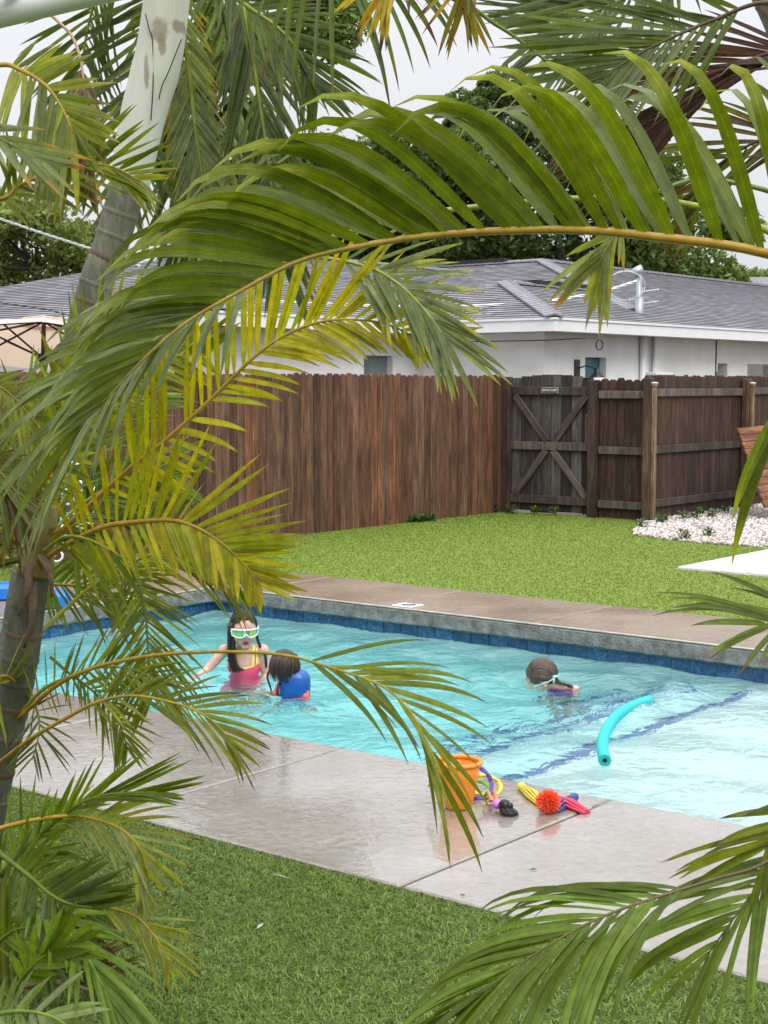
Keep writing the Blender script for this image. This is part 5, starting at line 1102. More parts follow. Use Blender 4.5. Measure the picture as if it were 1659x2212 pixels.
def frond(P, pts, n, L, Wd, theta=0, beta=20, alpha=(60, 30), droop=.25, col='g', col2=None, tip='b', tipf=.25, rcol='o', rad=(.011, .003), start=.12, sides=(1, -1), prof=None, single=True, seed=0, lj=.15, fold=.35, aj=6, twist=0.0, droop_side=None, Lside=(1, 1), dexp=1.4, wprof=None):
    Wd = Wd * .74; r2 = random.Random(seed * 7919 + len(pts)); ctl = [at(*q_) for q_ in pts]; cur = cr_spline(ctl, 60)
    m_ = MB(); rc, rc2 = CG[rcol], CG[col]
    rad = (rad[0] * .82, rad[1] * .8); m_.tube(cur, [rad[0] + (rad[1] - rad[0]) * (i / 60) ** .8 for i in range(61)], 7); m_.c = [mixv(rc, mixv(rc, rc2, .5), (i // 7) / 60) for i in range(61 * 7)]
    fo = m_.build("frond", M['rachis'], P.root, True, cols=True)
    cam_dir = np.array([0, -1., 0.])
    for k in range(n):
        f0 = (k + .5) / n; f = start + (1 - start) * f0
        for sd in sides:
            if r2.random() < .05 and 0 < k < n - 1: continue
            ff = min(.995, f + r2.uniform(-.4, .4) / n * (1 - start)); x = ff * 60; i = min(59, int(x)); b_ = cur[i] + (cur[i + 1] - cur[i]) * (x - i); T = cur[min(60, i + 2)] - cur[max(0, i - 1)]; T /= np.linalg.norm(T)
            cm = cam_dir - T * (cam_dir @ T); cm /= np.linalg.norm(cm) + 1e-9; pu = np.cross(T, cm); pu = pu if pu[2] > 0 else -pu
            N_ = cm * math.cos(math.radians(theta)) + pu * math.sin(math.radians(theta)); S_ = np.cross(T, N_)
            if S_[2] < -1e-6 and theta < 45: S_ = -S_        # side +1 is the upper side in the picture
            al = math.radians(alpha[0] + (alpha[1] - alpha[0]) * f0 + r2.gauss(0, aj)); be = math.radians(beta + r2.gauss(0, 5))
            d = T * math.cos(al) + (S_ * sd * math.cos(be) + N_ * math.sin(be)) * math.sin(al)
            pl = (prof(f0) if prof else (.55 + .9 * f0 if f0 < .5 else 1.0 - .55 * ((f0 - .5) * 2) ** 2)); ll = L * pl * r2.uniform(1 - lj, 1 + lj * .6) * (Lside[0] if sd > 0 else Lside[1])
            c1 = CG[col]; c2 = CG[col2 or col]; kk = r2.random(); cb = mixv(c1, c2, r2.random() ** 1.3); v_ = r2.uniform(.75, 1.25); cb = tuple(q_ * v_ for q_ in cb); ct = CG[tip]; tf = tipf * r2.uniform(.2, 1.6); cy_ = mixv(cb, CG['o'], .3)
            def cols(u, cb=cb, ct=ct, tf=tf, cy_=cy_):
                if u > 1 - tf * .5: return ct
                if u > 1 - tf: return mixv(cb, cy_, (u - 1 + tf) / (tf * .5 + 1e-6)) if tip in 'bk' else mixv(cb, ct, .6)
                return cb
            dp_ = (droop if sd > 0 or droop_side is None else droop_side) * r2.uniform(.7, 1.3)
            if single and P.n < 296:
                q_ = MB(); leaflet_geo(q_, b_, d, T, ll, Wd * (wprof(f0) if wprof else 1) * r2.uniform(.75, 1.15), dp_, fold, cols, r2, twist=twist + r2.gauss(0, .15), dexp=dexp); q_.build("leaflet", M['leaf'], fo, True, cols=True); P.n += 1
            else: leaflet_geo(P.rest, b_, d, T, ll, Wd * (wprof(f0) if wprof else 1) * r2.uniform(.75, 1.15), dp_, fold, cols, r2, twist=twist + r2.gauss(0, .15), dexp=dexp)
    return fo
def trunk(P, pts, rings, mat, seed=0):
    """pts (x,y,depth,radius) bottom to top; rings = spacing of the leaf scars in metres"""
    ctl = [at(x, y, d) for x, y, d, r in pts]; cur = cr_spline(ctl, 90); rr = np.interp(np.linspace(0, 1, 91), np.linspace(0, 1, len(pts)), [q_[3] for q_ in pts])
    MB().tube(cur, list(rr), 18).build("trunk", mat, P.root, True)
    acc = 0; nxt = .05; r2 = random.Random(seed)
    for i in range(90):
        acc += np.linalg.norm(cur[i + 1] - cur[i])
        if rings and acc > nxt:
            nxt += rings * r2.uniform(.75, 1.25); T = Vector(cur[i + 1] - cur[i]).normalized(); R = T.to_track_quat('Z', 'Y').to_matrix() @ Matrix.Rotation(r2.uniform(-.06, .06), 3, 'X')
            m_ = MB(); q_ = rr[i]; m_.lathe([(q_ * .98, -.012), (q_ * 1.035, -.004), (q_ * 1.04, .003), (q_ * .98, .010)], cur[i], 18, R=R); m_.build("leaf_scar", M['ringmark'] if r2.random() < .15 else mat, P.root, True)

M['trunk_dark'] = trunkmat('dark_palm_bark', (.045, .05, .03), (.10, .10, .07), (.22, .21, .17))
# ---- A: the yellowing palm at left, crown at shoulder height
A = Palm("palm_tree", at(-70, 2030, 4.35), "yellow green palm at left with ringed trunk and fronds spreading over the pool")
trunk(A, [(-75, 2040, 4.35, .058), (-45, 1850, 4.34, .055), (-12, 1680, 4.33, .053), (20, 1540, 4.32, .052), (46, 1410, 4.31, .052), (58, 1320, 4.3, .05), (74, 1235, 4.3, .046), (88, 1150, 4.3, .036)], .085, M['trunk_dark'], 1)
MB().tube(cr_spline([at(76, 1240, 4.3), at(86, 1180, 4.29), at(98, 1130, 4.28), at(104, 1090, 4.28)], 20), [.052 - .0013 * i for i in range(21)], 14).build("crownshaft", pmat('yellow_sheath', (.24, .16, .03), .5, .5, 14, col2=(.30, .27, .08)), A.root, True)
for k, (x0, y0, x1, y1) in enumerate(((70, 1270, 52, 1400), (90, 1200, 112, 1290), (62, 1220, 40, 1330))):
    MB().tube(cr_spline([at(x0, y0, 4.24), at((x0 + x1) / 2 + 8, (y0 + y1) / 2, 4.2), at(x1, y1, 4.22)], 10), [.016 - .0012 * i for i in range(11)], 6, flat=.4).build("sheath_strip", M['husk'], A.root, True)
up = lambda f: .75 + .45 * math.sin(math.pi * min(1, f * 1.15)) if f < .8 else 1.05 - 2.6 * (f - .8)
# the tall arching frond towards the house
frond(A, [(95, 1180, 4.28), (190, 1095, 4.22), (280, 1012, 4.15), (350, 958, 4.1), (450, 868, 4.05), (550, 770, 4.0), (620, 722, 3.98), (690, 696, 3.95), (760, 690, 3.95), (840, 702, 3.95), (920, 742, 3.95)], 48, .34, .020, 10, 14, (52, 34), .03, 'y', 'Y', 'b', .14, 'o', (.011, .0025), .14, seed=1, aj=3, prof=lambda f: .95 if f < .6 else .95 - 1.2 * (f - .6), droop_side=.42, Lside=(1.0, .62))
frond(A, [(90, 1170, 4.3), (130, 1040, 4.3), (175, 940, 4.28), (230, 860, 4.26), (300, 800, 4.25), (370, 770, 4.25), (440, 770, 4.25)], 30, .30, .020, 10, 14, (50, 40), .02, 'y', 'g', 'o', .10, 'o', (.010, .0025), .2, seed=19, aj=4, single=False, droop_side=.4, Lside=(1, .6))
frond(A, [(92, 1170, 4.4), (110, 1020, 4.5), (140, 900, 4.52), (190, 820, 4.52), (255, 770, 4.52), (320, 755, 4.52)], 24, .30, .021, 10, 14, (46, 42), .03, 'y', 'g', 'b', .10, 'o', (.009, .0025), .3, seed=20, aj=4, single=False, droop_side=.4, Lside=(1, .6))
frond(A, [(70, 1240, 4.6), (30, 1120, 4.7), (20, 1000, 4.75), (50, 900, 4.8), (110, 850, 4.8)], 26, .24, .017, 15, 10, (60, 30), .3, 'g', 'l', 'b', .12, 'y', (.009, .003), .2, seed=21, single=False)
frond(A, [(60, 1240, 4.6), (-10, 1180, 4.7), (-40, 1100, 4.75), (-30, 1010, 4.8)], 24, .28, .018, 15, 10, (60, 30), .3, 'G', 'g', 'b', .12, 'y', (.009, .003), .2, seed=22, single=False)
frond(A, [(60, 1250, 4.6), (100, 1180, 4.65), (170, 1130, 4.7), (250, 1100, 4.7), (340, 1120, 4.7)], 26, .24, .016, 15, 10, (60, 28), .35, 'G', 'g', 'b', .1, 'y', (.009, .003), .2, seed=23, single=False)
# the lower yellow fan
frond(A, [(96, 1208, 4.27), (150, 1173, 4.2), (225, 1138, 4.12), (300, 1127, 4.05), (370, 1124, 4.0), (425, 1140, 3.98), (480, 1175, 3.97), (530, 1222, 3.97), (560, 1262, 3.97)], 34, .30, .024, 6, 12, (72, 30), .01, 'y', 'Y', 'o', .06, 'o', (.012, .003), .13, seed=2, aj=3, prof=lambda f: 1.0 - .62 * max(0, f - .45) / .55, droop_side=.50, Lside=(1, .62))
# behind: lower right frond and the hanging feather
frond(A, [(70, 1380, 4.33), (149, 1308, 4.4), (208, 1260, 4.42), (298, 1209, 4.45), (380, 1192, 4.45), (460, 1210, 4.45), (530, 1256, 4.45)], 30, .26, .014, 20, 0, (62, 25), .22, 'g', 'y', 'b', .12, 'y', (.009, .002), .2, seed=3)
frond(A, [(110, 1160, 4.3), (200, 1172, 4.25), (258, 1202, 4.2), (296, 1255, 4.15), (313, 1318, 4.12), (319, 1390, 4.1), (322, 1450, 4.1), (330, 1500, 4.1)], 30, .25, .0125, 0, 10, (52, 26), .16, 'g', 'y', 'b', .10, 'g', (.008, .002), .34, seed=4, aj=3)
# long bare rachis across the swimmers with the tip drooping over the bucket
frond(A, [(30, 1560, 4.3), (120, 1482, 4.15), (190, 1447, 4.05), (265, 1427, 3.98), (350, 1414, 3.92), (425, 1409, 3.88), (500, 1408, 3.85), (575, 1411, 3.82), (640, 1420, 3.8), (700, 1438, 3.78), (770, 1460, 3.76), (835, 1488, 3.74), (888, 1540, 3.72), (922, 1605, 3.7), (945, 1670, 3.7)], 14, .30, .020, 45, 10, (30, 9), .40, 'y', 'g', 'k', .10, 'o', (.0085, .0025), .60, seed=5, prof=lambda f: 1.0 - .1 * f)
frond(A, [(30, 1560, 4.32), (90, 1492, 4.2), (160, 1458, 4.1), (230, 1440, 4.05), (300, 1450, 4.0), (350, 1480, 3.98)], 26, .17, .011, 30, 10, (60, 26), .35, 'g', 'y', 'b', .12, 'y', (.008, .002), .12, seed=6)
# low frond with burnt tips
frond(A, [(-20, 1662, 4.25), (65, 1597, 4.1), (150, 1547, 4.0), (210, 1517, 3.95), (280, 1503, 3.9), (350, 1512, 3.88), (420, 1534, 3.86), (470, 1568, 3.85), (500, 1610, 3.85)], 20, .22, .014, 40, 10, (46, 16), .42, 'y', 'g', 'k', .28, 'o', (.0085, .0025), .34, seed=7, Lside=(.9, 1.05))
frond(A, [(110, 1420, 4.28), (150, 1455, 4.18), (185, 1480, 4.1), (222, 1514, 4.08), (258, 1562, 4.06), (275, 1615, 4.05)], 20, .15, .011, 0, 10, (50, 24), .18, 'g', 'y', 'k', .14, 'g', (.006, .002), .2, seed=8)
frond(A, [(40, 1480, 4.3), (10, 1460, 4.2), (-30, 1480, 4.1), (-60, 1540, 4.05)], 14, .24, .012, 20, 0, (55, 30), .35, 'g', 'y', 'b', .15, 'o', (.009, .002), .1, seed=9, single=False)
frond(A, [(60, 1500, 4.3), (80, 1535, 4.2), (85, 1580, 4.15), (70, 1640, 4.12)], 12, .15, .010, 10, 0, (55, 30), .35, 'g', 'G', 'k', .2, 'g', (.006, .002), .1, seed=10, single=False)
# strap leaflets crossing the trunk foreground
frond(A, [(95, 1190, 4.22), (140, 1160, 4.1), (190, 1165, 4.0), (240, 1190, 3.95)], 6, .30, .024, 0, 0, (45, 25), .55, 'g', 'y', 'b', .12, 'y', (.008, .003), .1, seed=11, sides=(-1,), single=False)
# up-left fronds and the dense mass at left
frond(A, [(-10, 1225, 4.25), (60, 1095, 4.15), (120, 1000, 4.08), (165, 905, 4.02), (205, 840, 3.98), (250, 790, 3.95)], 22, .20, .017, 10, 20, (55, 30), .15, 'g', 'y', 'b', .18, 'o', (.010, .003), .25, seed=12, single=False, droop_side=.4)
frond(A, [(70, 1230, 4.35), (20, 1130, 4.45), (-20, 1040, 4.5), (-30, 960, 4.55), (0, 900, 4.6)], 22, .22, .016, 20, 20, (60, 30), .3, 'g', 'y', 'b', .2, 'o', (.010, .003), .2, seed=13, single=False)
frond(A, [(80, 1210, 4.5), (140, 1120, 4.6), (220, 1060, 4.7), (300, 1020, 4.75), (380, 1030, 4.8)], 26, .26, .016, 20, 10, (60, 25), .30, 'g', 'l', 'b', .1, 'y', (.009, .003), .2, seed=14, single=False)
frond(A, [(70, 1230, 4.4), (40, 1180, 4.3), (0, 1150, 4.2), (-50, 1160, 4.1)], 16, .26, .018, 10, 10, (60, 35), .3, 'G', 'g', 'b', .2, 'o', (.010, .003), .1, seed=15, single=False)
frond(A, [(85, 1200, 4.55), (130, 1060, 4.7), (200, 940, 4.8), (260, 880, 4.85), (330, 850, 4.9)], 26, .27, .015, 20, 10, (60, 28), .2, 'l', 'g', 'b', .08, 'y', (.009, .003), .2, seed=16, single=False)
frond(A, [(60, 1240, 4.5), (100, 1260, 4.5), (190, 1270, 4.5), (280, 1310, 4.5)], 20, .22, .014, 20, 0, (60, 25), .3, 'g', 'l', 'b', .1, 'y', (.008, .003), .2, seed=17, single=False)
# pale drooping frond whose tip hangs in front of the house wall
frond(A, [(95, 1160, 4.35), (210, 960, 4.3), (330, 770, 4.2), (450, 640, 4.1), (570, 572, 4.05), (680, 556, 4.0), (792, 576, 3.95), (850, 606, 3.92), (890, 640, 3.9), (930, 686, 3.88), (955, 722, 3.87)], 26, .24, .021, 20, 5, (46, 16), .20, 'p', 'g', 'Y', .22, 'y', (.011, .003), .55, seed=18, single=False, prof=lambda f: .9)
A.done()

# ---- B: leaning grey palm with smooth crownshaft
Bp_ = Palm("grey_palm", at(-60, 1850, 5.0), "tall leaning palm with pale smooth crownshaft at upper left")
trunk(Bp_, [(-60, 1850, 5.0, .07), (10, 1560, 4.98, .062), (60, 1250, 4.97, .056), (112, 960, 4.96, .054), (165, 760, 4.95, .054), (212, 600, 4.94, .055), (236, 540, 4.94, .056), (262, 455, 4.93, .057), (280, 390, 4.92, .058)], .075, M['trunk'], 4)
cs = cr_spline([at(x, y, 4.92) for x, y in ((277, 400), (284, 372), (309, 250), (342, 125), (359, 8), (372, -120), (380, -240))], 160)
cs_o = MB().tube(cs, list(np.interp(np.linspace(0, 1, 161), [0, .06, .2, .45, .7, .85, 1], [.060, .0635, .066, .075, .071, .066, .05])), 60).build("crownshaft", M['crownshaft'], Bp_.root, True)
def on_cs(x, y, off=.002): return at(x, y, 4.92 - .072 - off)
def add_stain(m, spots):
    n, l = m.node_tree.nodes, m.node_tree.links; b = n["Principled BSDF"]; src = b.inputs["Base Color"].links[0].from_socket; geo = n.new("ShaderNodeNewGeometry")
    for (x, y, sx_, sy_) in spots:
        c = on_cs(x, y); k_ = 3320 / 4.85; sb = n.new("ShaderNodeVectorMath"); sb.operation = 'SUBTRACT'; l.new(geo.outputs["Position"], sb.inputs[0]); sb.inputs[1].default_value = tuple(c)
        ml = n.new("ShaderNodeVectorMath"); ml.operation = 'MULTIPLY'; l.new(sb.outputs[0], ml.inputs[0]); ml.inputs[1].default_value = (k_ / sx_, 4, k_ / sy_)
        ln_ = n.new("ShaderNodeVectorMath"); ln_.operation = 'LENGTH'; l.new(ml.outputs[0], ln_.inputs[0]); z = noisen(n, l, 28, 5, .6, geo.outputs["Position"])
        ad = n.new("ShaderNodeMath"); ad.operation = 'MULTIPLY_ADD'; l.new(z.outputs[0], ad.inputs[0]); ad.inputs[1].default_value = 1.6; l.new(ln_.outputs["Value"], ad.inputs[2])
        r = ramp(n, l, ad.outputs[0], [(0, (1, 1, 1)), (1, (0, 0, 0))]); r.color_ramp.elements[0].position = .62; r.color_ramp.elements[1].position = .80
        dv = n.new("ShaderNodeMath"); dv.operation = 'DIVIDE'; l.new(ad.outputs[0], dv.inputs[0]); dv.inputs[1].default_value = 2.4; l.new(dv.outputs[0], r.inputs[0])
        mf = n.new('ShaderNodeMath'); mf.operation = 'MULTIPLY'; l.new(r.outputs[0], mf.inputs[0]); mf.inputs[1].default_value = .75; src = mixc(n, l, mf.outputs[0], src, (.20, .155, .10))
    l.new(src, b.inputs["Base Color"])
add_stain(M['crownshaft'], ((346, 66, 20, 30), (350, 95, 9, 26), (384, 54, 12, 15), (316, 150, 6, 40)))
for pts in (((314, 30), (322, 62), (329, 85), (331, 140), (330, 200), (326, 260)), ((392, 85), (378, 120), (362, 160), (350, 185), (343, 215))):
    MB().tube(cr_spline([on_cs(x, y, .001) for x, y in pts], 16), .0018, 5).build("split_line", M['vent'], Bp_.root, True)
hp2 = lambda f: .85 + .3 * math.sin(math.pi * f) - .4 * max(0, f - .7)
frond(Bp_, [(420, -170, 5.0), (480, -90, 5.1), (519, 0, 5.15), (528, 39, 5.15), (543, 98, 5.15), (558, 208, 5.15), (570, 283, 5.15), (582, 372, 5.15), (594, 470, 5.15), (606, 560, 5.15)], 52, .36, .021, 0, 12, (28, 14), .03, 's', 'G', 'b', .04, 'y', (.016, .004), .22, seed=30, aj=2, prof=hp2, fold=.7)
frond(Bp_, [(375, -180, 5.0), (385, -60, 5.1), (397, 68, 5.2), (412, 190, 5.25), (421, 277, 5.25), (433, 357, 5.25), (445, 450, 5.25), (455, 540, 5.25)], 50, .25, .018, 10, 12, (38, 20), .04, 's', 'p', 'o', .22, 'y', (.015, .004), .18, seed=31, aj=3, fold=.7)
frond(Bp_, [(360, -150, 4.95), (330, -60, 5.3), (315, 40, 5.4), (300, 160, 5.45), (285, 300, 5.45), (270, 420, 5.45)], 40, .36, .020, 0, 10, (60, 30), .06, 'G', 's', 'b', .05, 'y', (.014, .004), .15, seed=32)
frond(Bp_, [(390, -150, 4.95), (450, -60, 4.9), (530, 10, 4.85), (600, 60, 4.8), (650, 120, 4.8), (685, 200, 4.8)], 34, .30, .020, 10, 10, (45, 22), .20, 'G', 'g', 'b', .15, 'y', (.013, .004), .2, seed=33, single=False)
frond(Bp_, [(370, -160, 5.2), (330, -40, 5.6), (350, 150, 5.7), (380, 320, 5.7), (400, 470, 5.7), (410, 600, 5.7)], 40, .36, .022, 0, 10, (40, 22), .05, 'G', 'G', 'b', .08, 'G', (.014, .004), .15, seed=34, single=False)
frond(Bp_, [(370, -170, 5.0), (300, -140, 5.2), (230, -60, 5.4), (190, 60, 5.5), (170, 200, 5.5)], 36, .34, .020, 10, 10, (55, 30), .10, 'G', 'g', 'b', .12, 'y', (.013, .004), .15, seed=35, single=False)
frond(Bp_, [(390, -170, 4.9), (470, -190, 4.7), (590, -140, 4.5), (690, -80, 4.4), (800, -50, 4.35), (900, -60, 4.3)], 20, .42, .022, 30, -30, (75, 50), .55, 'g', 'G', 'b', .30, 'y', (.013, .004), .2, seed=36, single=False)
frond(Bp_, [(380, -160, 5.3), (450, -60, 5.6), (500, 120, 5.8), (490, 300, 5.8), (480, 480, 5.8)], 36, .36, .022, 0, 10, (45, 22), .05, 'G', 's', 'b', .08, 'G', (.014, .004), .15, seed=37, single=False)
Bp_.done()

# ---- C: young palm clump at the bottom left
Cp = Palm("young_palm", at(20, 2140, 3.85), "bushy young palm clump in the bottom left corner")
for k, (x0, y0, x1, y1) in enumerate(((18, 2190, 8, 1860), (34, 2180, 40, 1960), (50, 2180, 130, 1960), (0, 2190, -20, 1880))):
    MB().tube(cr_spline([at(x0, y0, 3.85), at((x0 + x1) / 2 - 4, (y0 + y1) / 2, 3.82), at(x1, y1, 3.78)], 12), [.012 - .0005 * i for i in range(13)], 7).build("stem", pmat('green_stem', (.16, .17, .03), .45, .4, 12), Cp.root, True)
frond(Cp, [(0, 1890, 3.78), (46, 1841, 3.72), (107, 1786, 3.66), (171, 1737, 3.6), (229, 1717, 3.58), (290, 1712, 3.56), (340, 1712, 3.55)], 26, .24, .012, 15, 30, (24, 10), -.02, 'g', 'l', 'b', .04, 'g', (.009, .003), .12, seed=41, aj=3, Lside=(1, .7))
frond(Cp, [(-20, 1795, 3.7), (61, 1774, 3.66), (144, 1762, 3.62), (199, 1768, 3.6), (260, 1790, 3.58), (300, 1830, 3.57), (318, 1880, 3.57)], 22, .20, .014, 15, 5, (45, 18), .32, 'y', 'p', 'k', .22, 'o', (.008, .0025), .30, seed=42)
frond(Cp, [(-10, 1835, 3.7), (61, 1890, 3.62), (107, 1930, 3.58), (150, 1952, 3.55), (200, 1960, 3.54)], 24, .21, .021, 5, 10, (72, 20), .05, 'g', 'G', 'b', .07, 'g', (.010, .003), .10, seed=43, aj=4, Lside=(1, .75), droop_side=.25)
frond(Cp, [(60, 1945, 3.72), (153, 1951, 3.66), (199, 1955, 3.62), (260, 1967, 3.6), (300, 1985, 3.58), (330, 2018, 3.57), (352, 2052, 3.57), (368, 2085, 3.57)], 24, .155, .011, 15, 5, (48, 20), .25, 'y', 'p', 'k', .25, 'o', (.007, .002), .18, seed=44)
frond(Cp, [(40, 1930, 3.7), (92, 1964, 3.6), (137, 2003, 3.52), (183, 2061, 3.44), (214, 2116, 3.4), (240, 2165, 3.38)], 22, .27, .020, 60, 20, (28, 10), .35, 'l', 'l', 'l', .05, 'l', (.010, .003), .12, seed=45)
frond(Cp, [(-60, 2215, 3.5), (0, 2190, 3.4), (60, 2185, 3.32), (120, 2200, 3.28), (180, 2245, 3.26)], 14, .17, .024, 40, 10, (45, 20), .45, 'l', 'p', 'p', .1, 'l', (.010, .003), .1, seed=46)
frond(Cp, [(20, 2165, 3.6), (50, 2110, 3.5), (95, 2065, 3.44), (150, 2045, 3.4)], 8, .20, .034, 10, 10, (28, 12), .22, 'l', 'g', 'l', .05, 'l', (.007, .003), .25, seed=47)
frond(Cp, [(20, 2180, 3.85), (0, 2050, 3.85), (10, 1930, 3.85), (50, 1850, 3.85), (110, 1820, 3.85)], 22, .22, .014, 20, 10, (60, 25), .2, 'g', 'l', 'b', .1, 'y', (.008, .003), .2, seed=48, single=False)
frond(Cp, [(10, 2190, 3.9), (-30, 2060, 3.9), (-40, 1960, 3.9), (0, 1890, 3.9)], 18, .24, .014, 20, 10, (60, 25), .2, 'G', 'g', 'b', .1, 'y', (.008, .003), .2, seed=49, single=False)
frond(Cp, [(20, 2200, 3.9), (90, 2110, 3.9), (160, 2090, 3.9), (230, 2110, 3.9)], 18, .17, .013, 20, 10, (55, 25), .25, 'G', 'b', 'k', .2, 'b', (.008, .003), .2, seed=50, single=False)
frond(Cp, [(-30, 2060, 3.75), (30, 2010, 3.7), (80, 2010, 3.68), (120, 2050, 3.66)], 16, .22, .016, 20, 10, (55, 25), .3, 'g', 'l', 'b', .08, 'g', (.008, .003), .1, seed=51, single=False)
# dead brown leaf bases hanging at its right
for k, pts in enumerate((((160, 1955), (190, 2000), (214, 2060), (222, 2140)), ((170, 1955), (205, 1985), (240, 2030)), ((180, 2040), (186, 2100), (192, 2170)), ((60, 2090), (140, 2085), (240, 2100)), ((40, 2130), (120, 2120), (200, 2140)))):
    MB().tube(cr_spline([at(x, y, 3.8 - .02 * k) for x, y in pts], 12), [.022 - .0013 * i for i in range(13)], 8, flat=.35).build("dead_sheath", M['husk'], Cp.root, True)
frond(Cp, [(170, 1950, 3.8), (200, 1990, 3.78), (222, 2050, 3.77), (228, 2110, 3.77)], 10, .16, .010, 10, 0, (25, 12), .2, 'b', 'k', 'k', .3, 'b', (.008, .003), .1, seed=52, single=False)
Cp.done()

# ---- R: palm just outside the right edge, its fronds cross the picture
Rp = Palm("arching_palm", at(2130, 2300, 3.25), "green palm whose fronds arch in from the right edge")
trunk(Rp, [(2140, 2420, 3.2, .07), (2120, 1800, 3.2, .06), (2100, 1200, 3.2, .055), (2080, 860, 3.2, .05)], .08, M['trunk'], 7)
big = lambda f: 1.0 if f < .55 else 1.0 - .55 * (f - .55) / .45
# the great arch over the picture
frond(Rp, [(2080, 800, 3.2), (1880, 640, 3.12), (1659, 548, 3.08), (1400, 510, 3.1), (1240, 497, 3.12), (1050, 500, 3.14), (900, 512, 3.14), (750, 537, 3.12), (640, 566, 3.1), (520, 628, 3.06), (400, 698, 3.0), (300, 785, 2.95), (215, 880, 2.92)], 43, .60, .042, 90, 66, (64, 13), 1.45, 'g', 'g', 'p', .26, 'o', (.016, .003), .12, seed=60, aj=3, prof=lambda f: 1.0 if f < .4 else 1.0 - .70 * (f - .4) / .6, fold=.25, droop_side=1.3, lj=.1, dexp=2.4, Lside=(1, .88), wprof=lambda f: 1.0 if f < .4 else 1.0 - .5 * (f - .4) / .6)
# second arch behind, tips drooping left; wet sky sheen put into the pale leaf colour
frond(Rp, [(2080, 800, 3.3), (1700, 520, 3.5), (1400, 430, 3.6), (1000, 450, 3.6), (760, 500, 3.5), (600, 560, 3.4), (450, 650, 3.3), (330, 740, 3.25), (240, 830, 3.2), (170, 930, 3.2)], 26, .30, .026, 45, 20, (42, 16), .60, 'p', 'g', 's', .15, 'y', (.012, .003), .60, seed=61, single=False, prof=lambda f: 1.1)
# bottom right
frond(Rp, [(2080, 900, 3.1), (1960, 1400, 2.8), (1820, 1740, 2.65), (1660, 1860, 2.55), (1540, 1900, 2.5), (1430, 1935, 2.48), (1340, 1965, 2.46), (1250, 2005, 2.44), (1150, 2065, 2.42), (1060, 2130, 2.4), (985, 2195, 2.4)], 28, .36, .024, 80, 5, (48, 14), .85, 'g', 'l', 'p', .10, 'b', (.005, .002), .45, seed=62, prof=lambda f: 1.0 - .3 * f)
frond(Rp, [(2080, 900, 3.15), (1950, 1300, 2.95), (1820, 1600, 2.85), (1740, 1760, 2.8), (1680, 1860, 2.75), (1610, 1950, 2.7), (1530, 2060, 2.68)], 16, .32, .019, 60, 25, (50, 18), .60, 'g', 'l', 'b', .08, 'b', (.006, .002), .5, seed=63, single=False)
# mid right tip
frond(Rp, [(2080, 860, 3.1), (1960, 1130, 2.95), (1880, 1260, 2.9), (1790, 1322, 2.85), (1710, 1338, 2.82), (1650, 1348, 2.8)], 9, .25, .017, 55, 20, (44, 18), .42, 'g', 'g', 'b', .18, 'y', (.007, .002), .60, seed=64)
frond(Rp, [(2080, 860, 3.1), (1960, 1200, 2.9), (1860, 1500, 2.8), (1760, 1700, 2.72), (1690, 1790, 2.7), (1655, 1830, 2.7)], 8, .22, .016, 20, 5, (45, 20), .3, 'g', 'y', 'b', .2, 'b', (.008, .002), .6, seed=65)
# hanging strap at the right edge
frond(Rp, [(2080, 820, 3.15), (1980, 720, 3.1), (1850, 700, 3.05), (1750, 760, 3.02), (1700, 850, 3.0), (1675, 930, 3.0)], 3, .34, .028, 10, 0, (14, 4), .9, 'g', 'y', 'y', .2, 'y', (.010, .003), .80, seed=66, sides=(1,))
# droopy tips under the great arch
frond(Rp, [(2080, 780, 3.4), (1800, 480, 3.6), (1560, 390, 3.65), (1430, 410, 3.65), (1360, 465, 3.65), (1315, 530, 3.65), (1290, 575, 3.65)], 13, .20, .022, 20, 0, (32, 14), .30, 'p', 'y', 'o', .2, 'g', (.010, .003), .70, seed=67)
# upper right: dark fronds and a dying brown one
frond(Rp, [(2080, 760, 3.6), (1960, 250, 3.8), (1800, 50, 3.9), (1659, 6, 3.95), (1545, 42, 4.0), (1440, 86, 4.0), (1360, 128, 4.0), (1300, 172, 4.0)], 30, .42, .021, 20, 10, (40, 18), .06, 'G', 'g', 'b', .10, 'b', (.012, .003), .50, seed=68, droop_side=.1, single=False)
frond(Rp, [(2080, 760, 3.6), (1980, 350, 3.9), (1850, 160, 4.0), (1700, 110, 4.05), (1560, 160, 4.1), (1440, 250, 4.1), (1340, 330, 4.1)], 34, .42, .019, 10, 0, (26, 12), .07, 'b', 'k', 'k', .2, 'b', (.012, .003), .38, seed=69, single=False)
frond(Rp, [(2080, 760, 3.7), (1950, 420, 4.0), (1800, 300, 4.2), (1680, 290, 4.3), (1560, 350, 4.35), (1480, 440, 4.4)], 30, .34, .018, 10, 0, (40, 18), .15, 'b', 'g', 'b', .3, 'b', (.012, .003), .3, seed=70, single=False)
Rp.done()

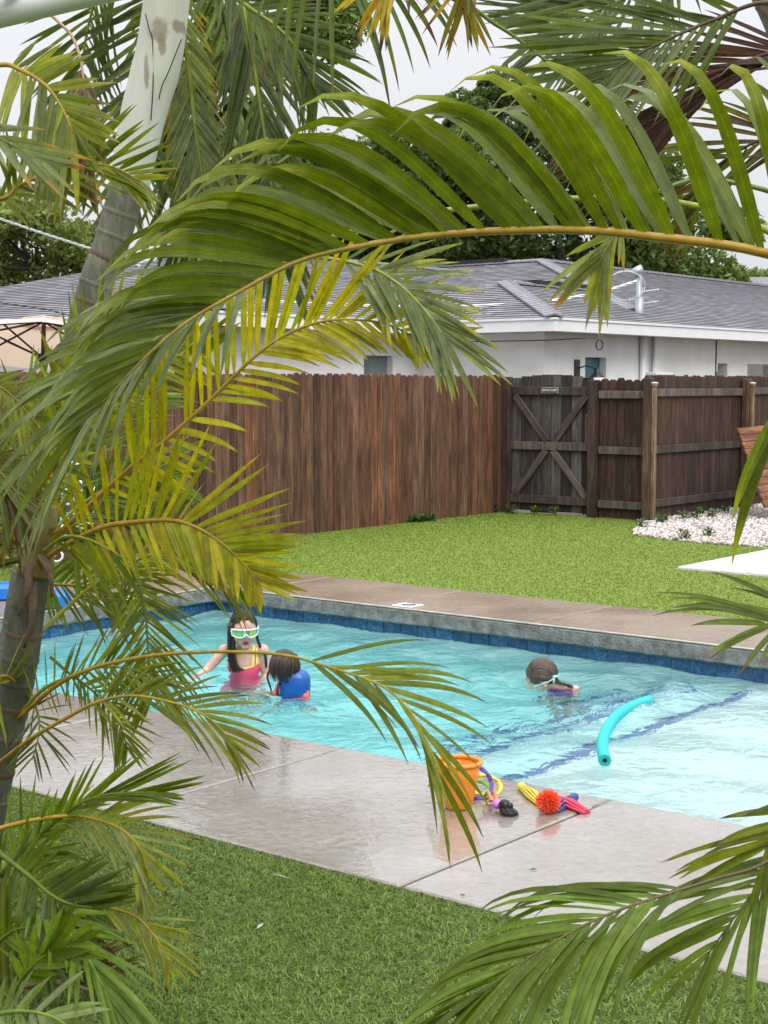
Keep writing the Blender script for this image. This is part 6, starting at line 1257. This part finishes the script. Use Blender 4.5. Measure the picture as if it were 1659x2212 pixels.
# ---- T: palm crown above the picture, centre right
Tp = Palm("overhead_palm", at(2000, 2050, 4.6), "palm overhanging the top edge with dark fronds at upper right")
trunk(Tp, [(2010, 2080, 4.6, .08), (1900, 1000, 4.6, .07), (1750, 200, 4.6, .06), (1500, -350, 4.6, .06)], .09, M['trunk'], 9)
frond(Tp, [(1500, -350, 4.6), (1200, -260, 4.4), (950, -60, 4.3), (1040, 30, 4.25), (1110, 78, 4.22), (1180, 132, 4.2), (1240, 190, 4.2)], 30, .40, .021, 10, 0, (52, 30), .04, 'G', 'g', 'b', .06, 'g', (.012, .004), .50, seed=80, sides=(1,))
frond(Tp, [(1500, -350, 4.6), (1200, -300, 4.2), (950, -160, 4.0), (860, -80, 3.95), (830, -20, 3.95)], 10, .20, .020, 10, 0, (30, 12), .25, 'o', 'Y', 'k', .35, 'y', (.010, .004), .6, seed=81)
frond(Tp, [(1500, -350, 4.6), (1300, -300, 4.3), (1100, -160, 4.2), (1010, -60, 4.15), (1000, 20, 4.15)], 12, .20, .018, 10, 0, (30, 14), .25, 'g', 'o', 'b', .3, 'y', (.010, .004), .6, seed=82)
frond(Tp, [(1500, -350, 4.6), (1480, -160, 4.6), (1400, -40, 4.6), (1300, 20, 4.6), (1180, 60, 4.6)], 30, .40, .021, 20, 10, (45, 25), .06, 'G', 'G', 'b', .06, 'g', (.012, .004), .3, seed=83, single=False)
Tp.done()

# ---- D: palm outside the left edge, top left fronds
Dp = Palm("left_edge_palm", at(-260, 2150, 3.9), "green palm whose fronds enter at the upper left edge")
trunk(Dp, [(-260, 2250, 3.9, .07), (-280, 1500, 3.9, .06), (-260, 700, 3.9, .055), (-230, 330, 3.9, .05)], .08, M['trunk'], 8)
frond(Dp, [(-230, 330, 3.85), (-120, 170, 3.75), (0, 140, 3.7), (45, 152, 3.68), (82, 172, 3.66), (110, 197, 3.64), (132, 230, 3.62), (150, 268, 3.6), (165, 310, 3.6)], 22, .28, .023, 10, 15, (62, 20), .10, 'g', 'y', 't', .15, 'o', (.010, .003), .30, seed=90, droop_side=.35, Lside=(.62, 1.2))
frond(Dp, [(-230, 330, 3.9), (-120, 420, 3.85), (0, 430, 3.8), (40, 402, 3.8), (100, 376, 3.8), (165, 356, 3.8), (240, 360, 3.8), (300, 390, 3.8)], 28, .20, .016, 10, 10, (62, 25), .10, 'g', 'y', 'b', .10, 'o', (.009, .003), .28, seed=91, droop_side=.35)
frond(Dp, [(-230, 330, 3.8), (-140, 240, 3.6), (-60, 270, 3.5), (20, 310, 3.45), (90, 350, 3.42)], 8, .20, .022, 20, 10, (22, 12), .15, 'g', 'p', 'o', .2, 'g', (.009, .003), .4, seed=92)
frond(Dp, [(-230, 330, 3.9), (-100, 100, 3.9), (60, 20, 3.9), (140, 60, 3.85), (172, 120, 3.82), (182, 200, 3.8), (186, 290, 3.8), (190, 400, 3.8)], 16, .17, .020, 20, 0, (22, 12), .25, 't', 'b', 't', .2, 't', (.007, .003), .62, seed=93)
frond(Dp, [(-230, 340, 4.1), (-140, 680, 4.2), (-60, 800, 4.25), (20, 850, 4.25), (90, 930, 4.25)], 20, .22, .018, 20, 10, (55, 25), .45, 'g', 'y', 'b', .2, 'o', (.009, .003), .3, seed=94, single=False, Lside=(.5, 1.1))
frond(Dp, [(-230, 340, 4.0), (-160, 820, 4.0), (-80, 960, 4.0), (0, 1020, 4.0), (60, 1100, 4.0)], 20, .24, .02, 20, 10, (55, 25), .45, 'g', 'b', 'k', .25, 'o', (.009, .003), .3, seed=95, single=False, Lside=(.5, 1.1))
Dp.done()
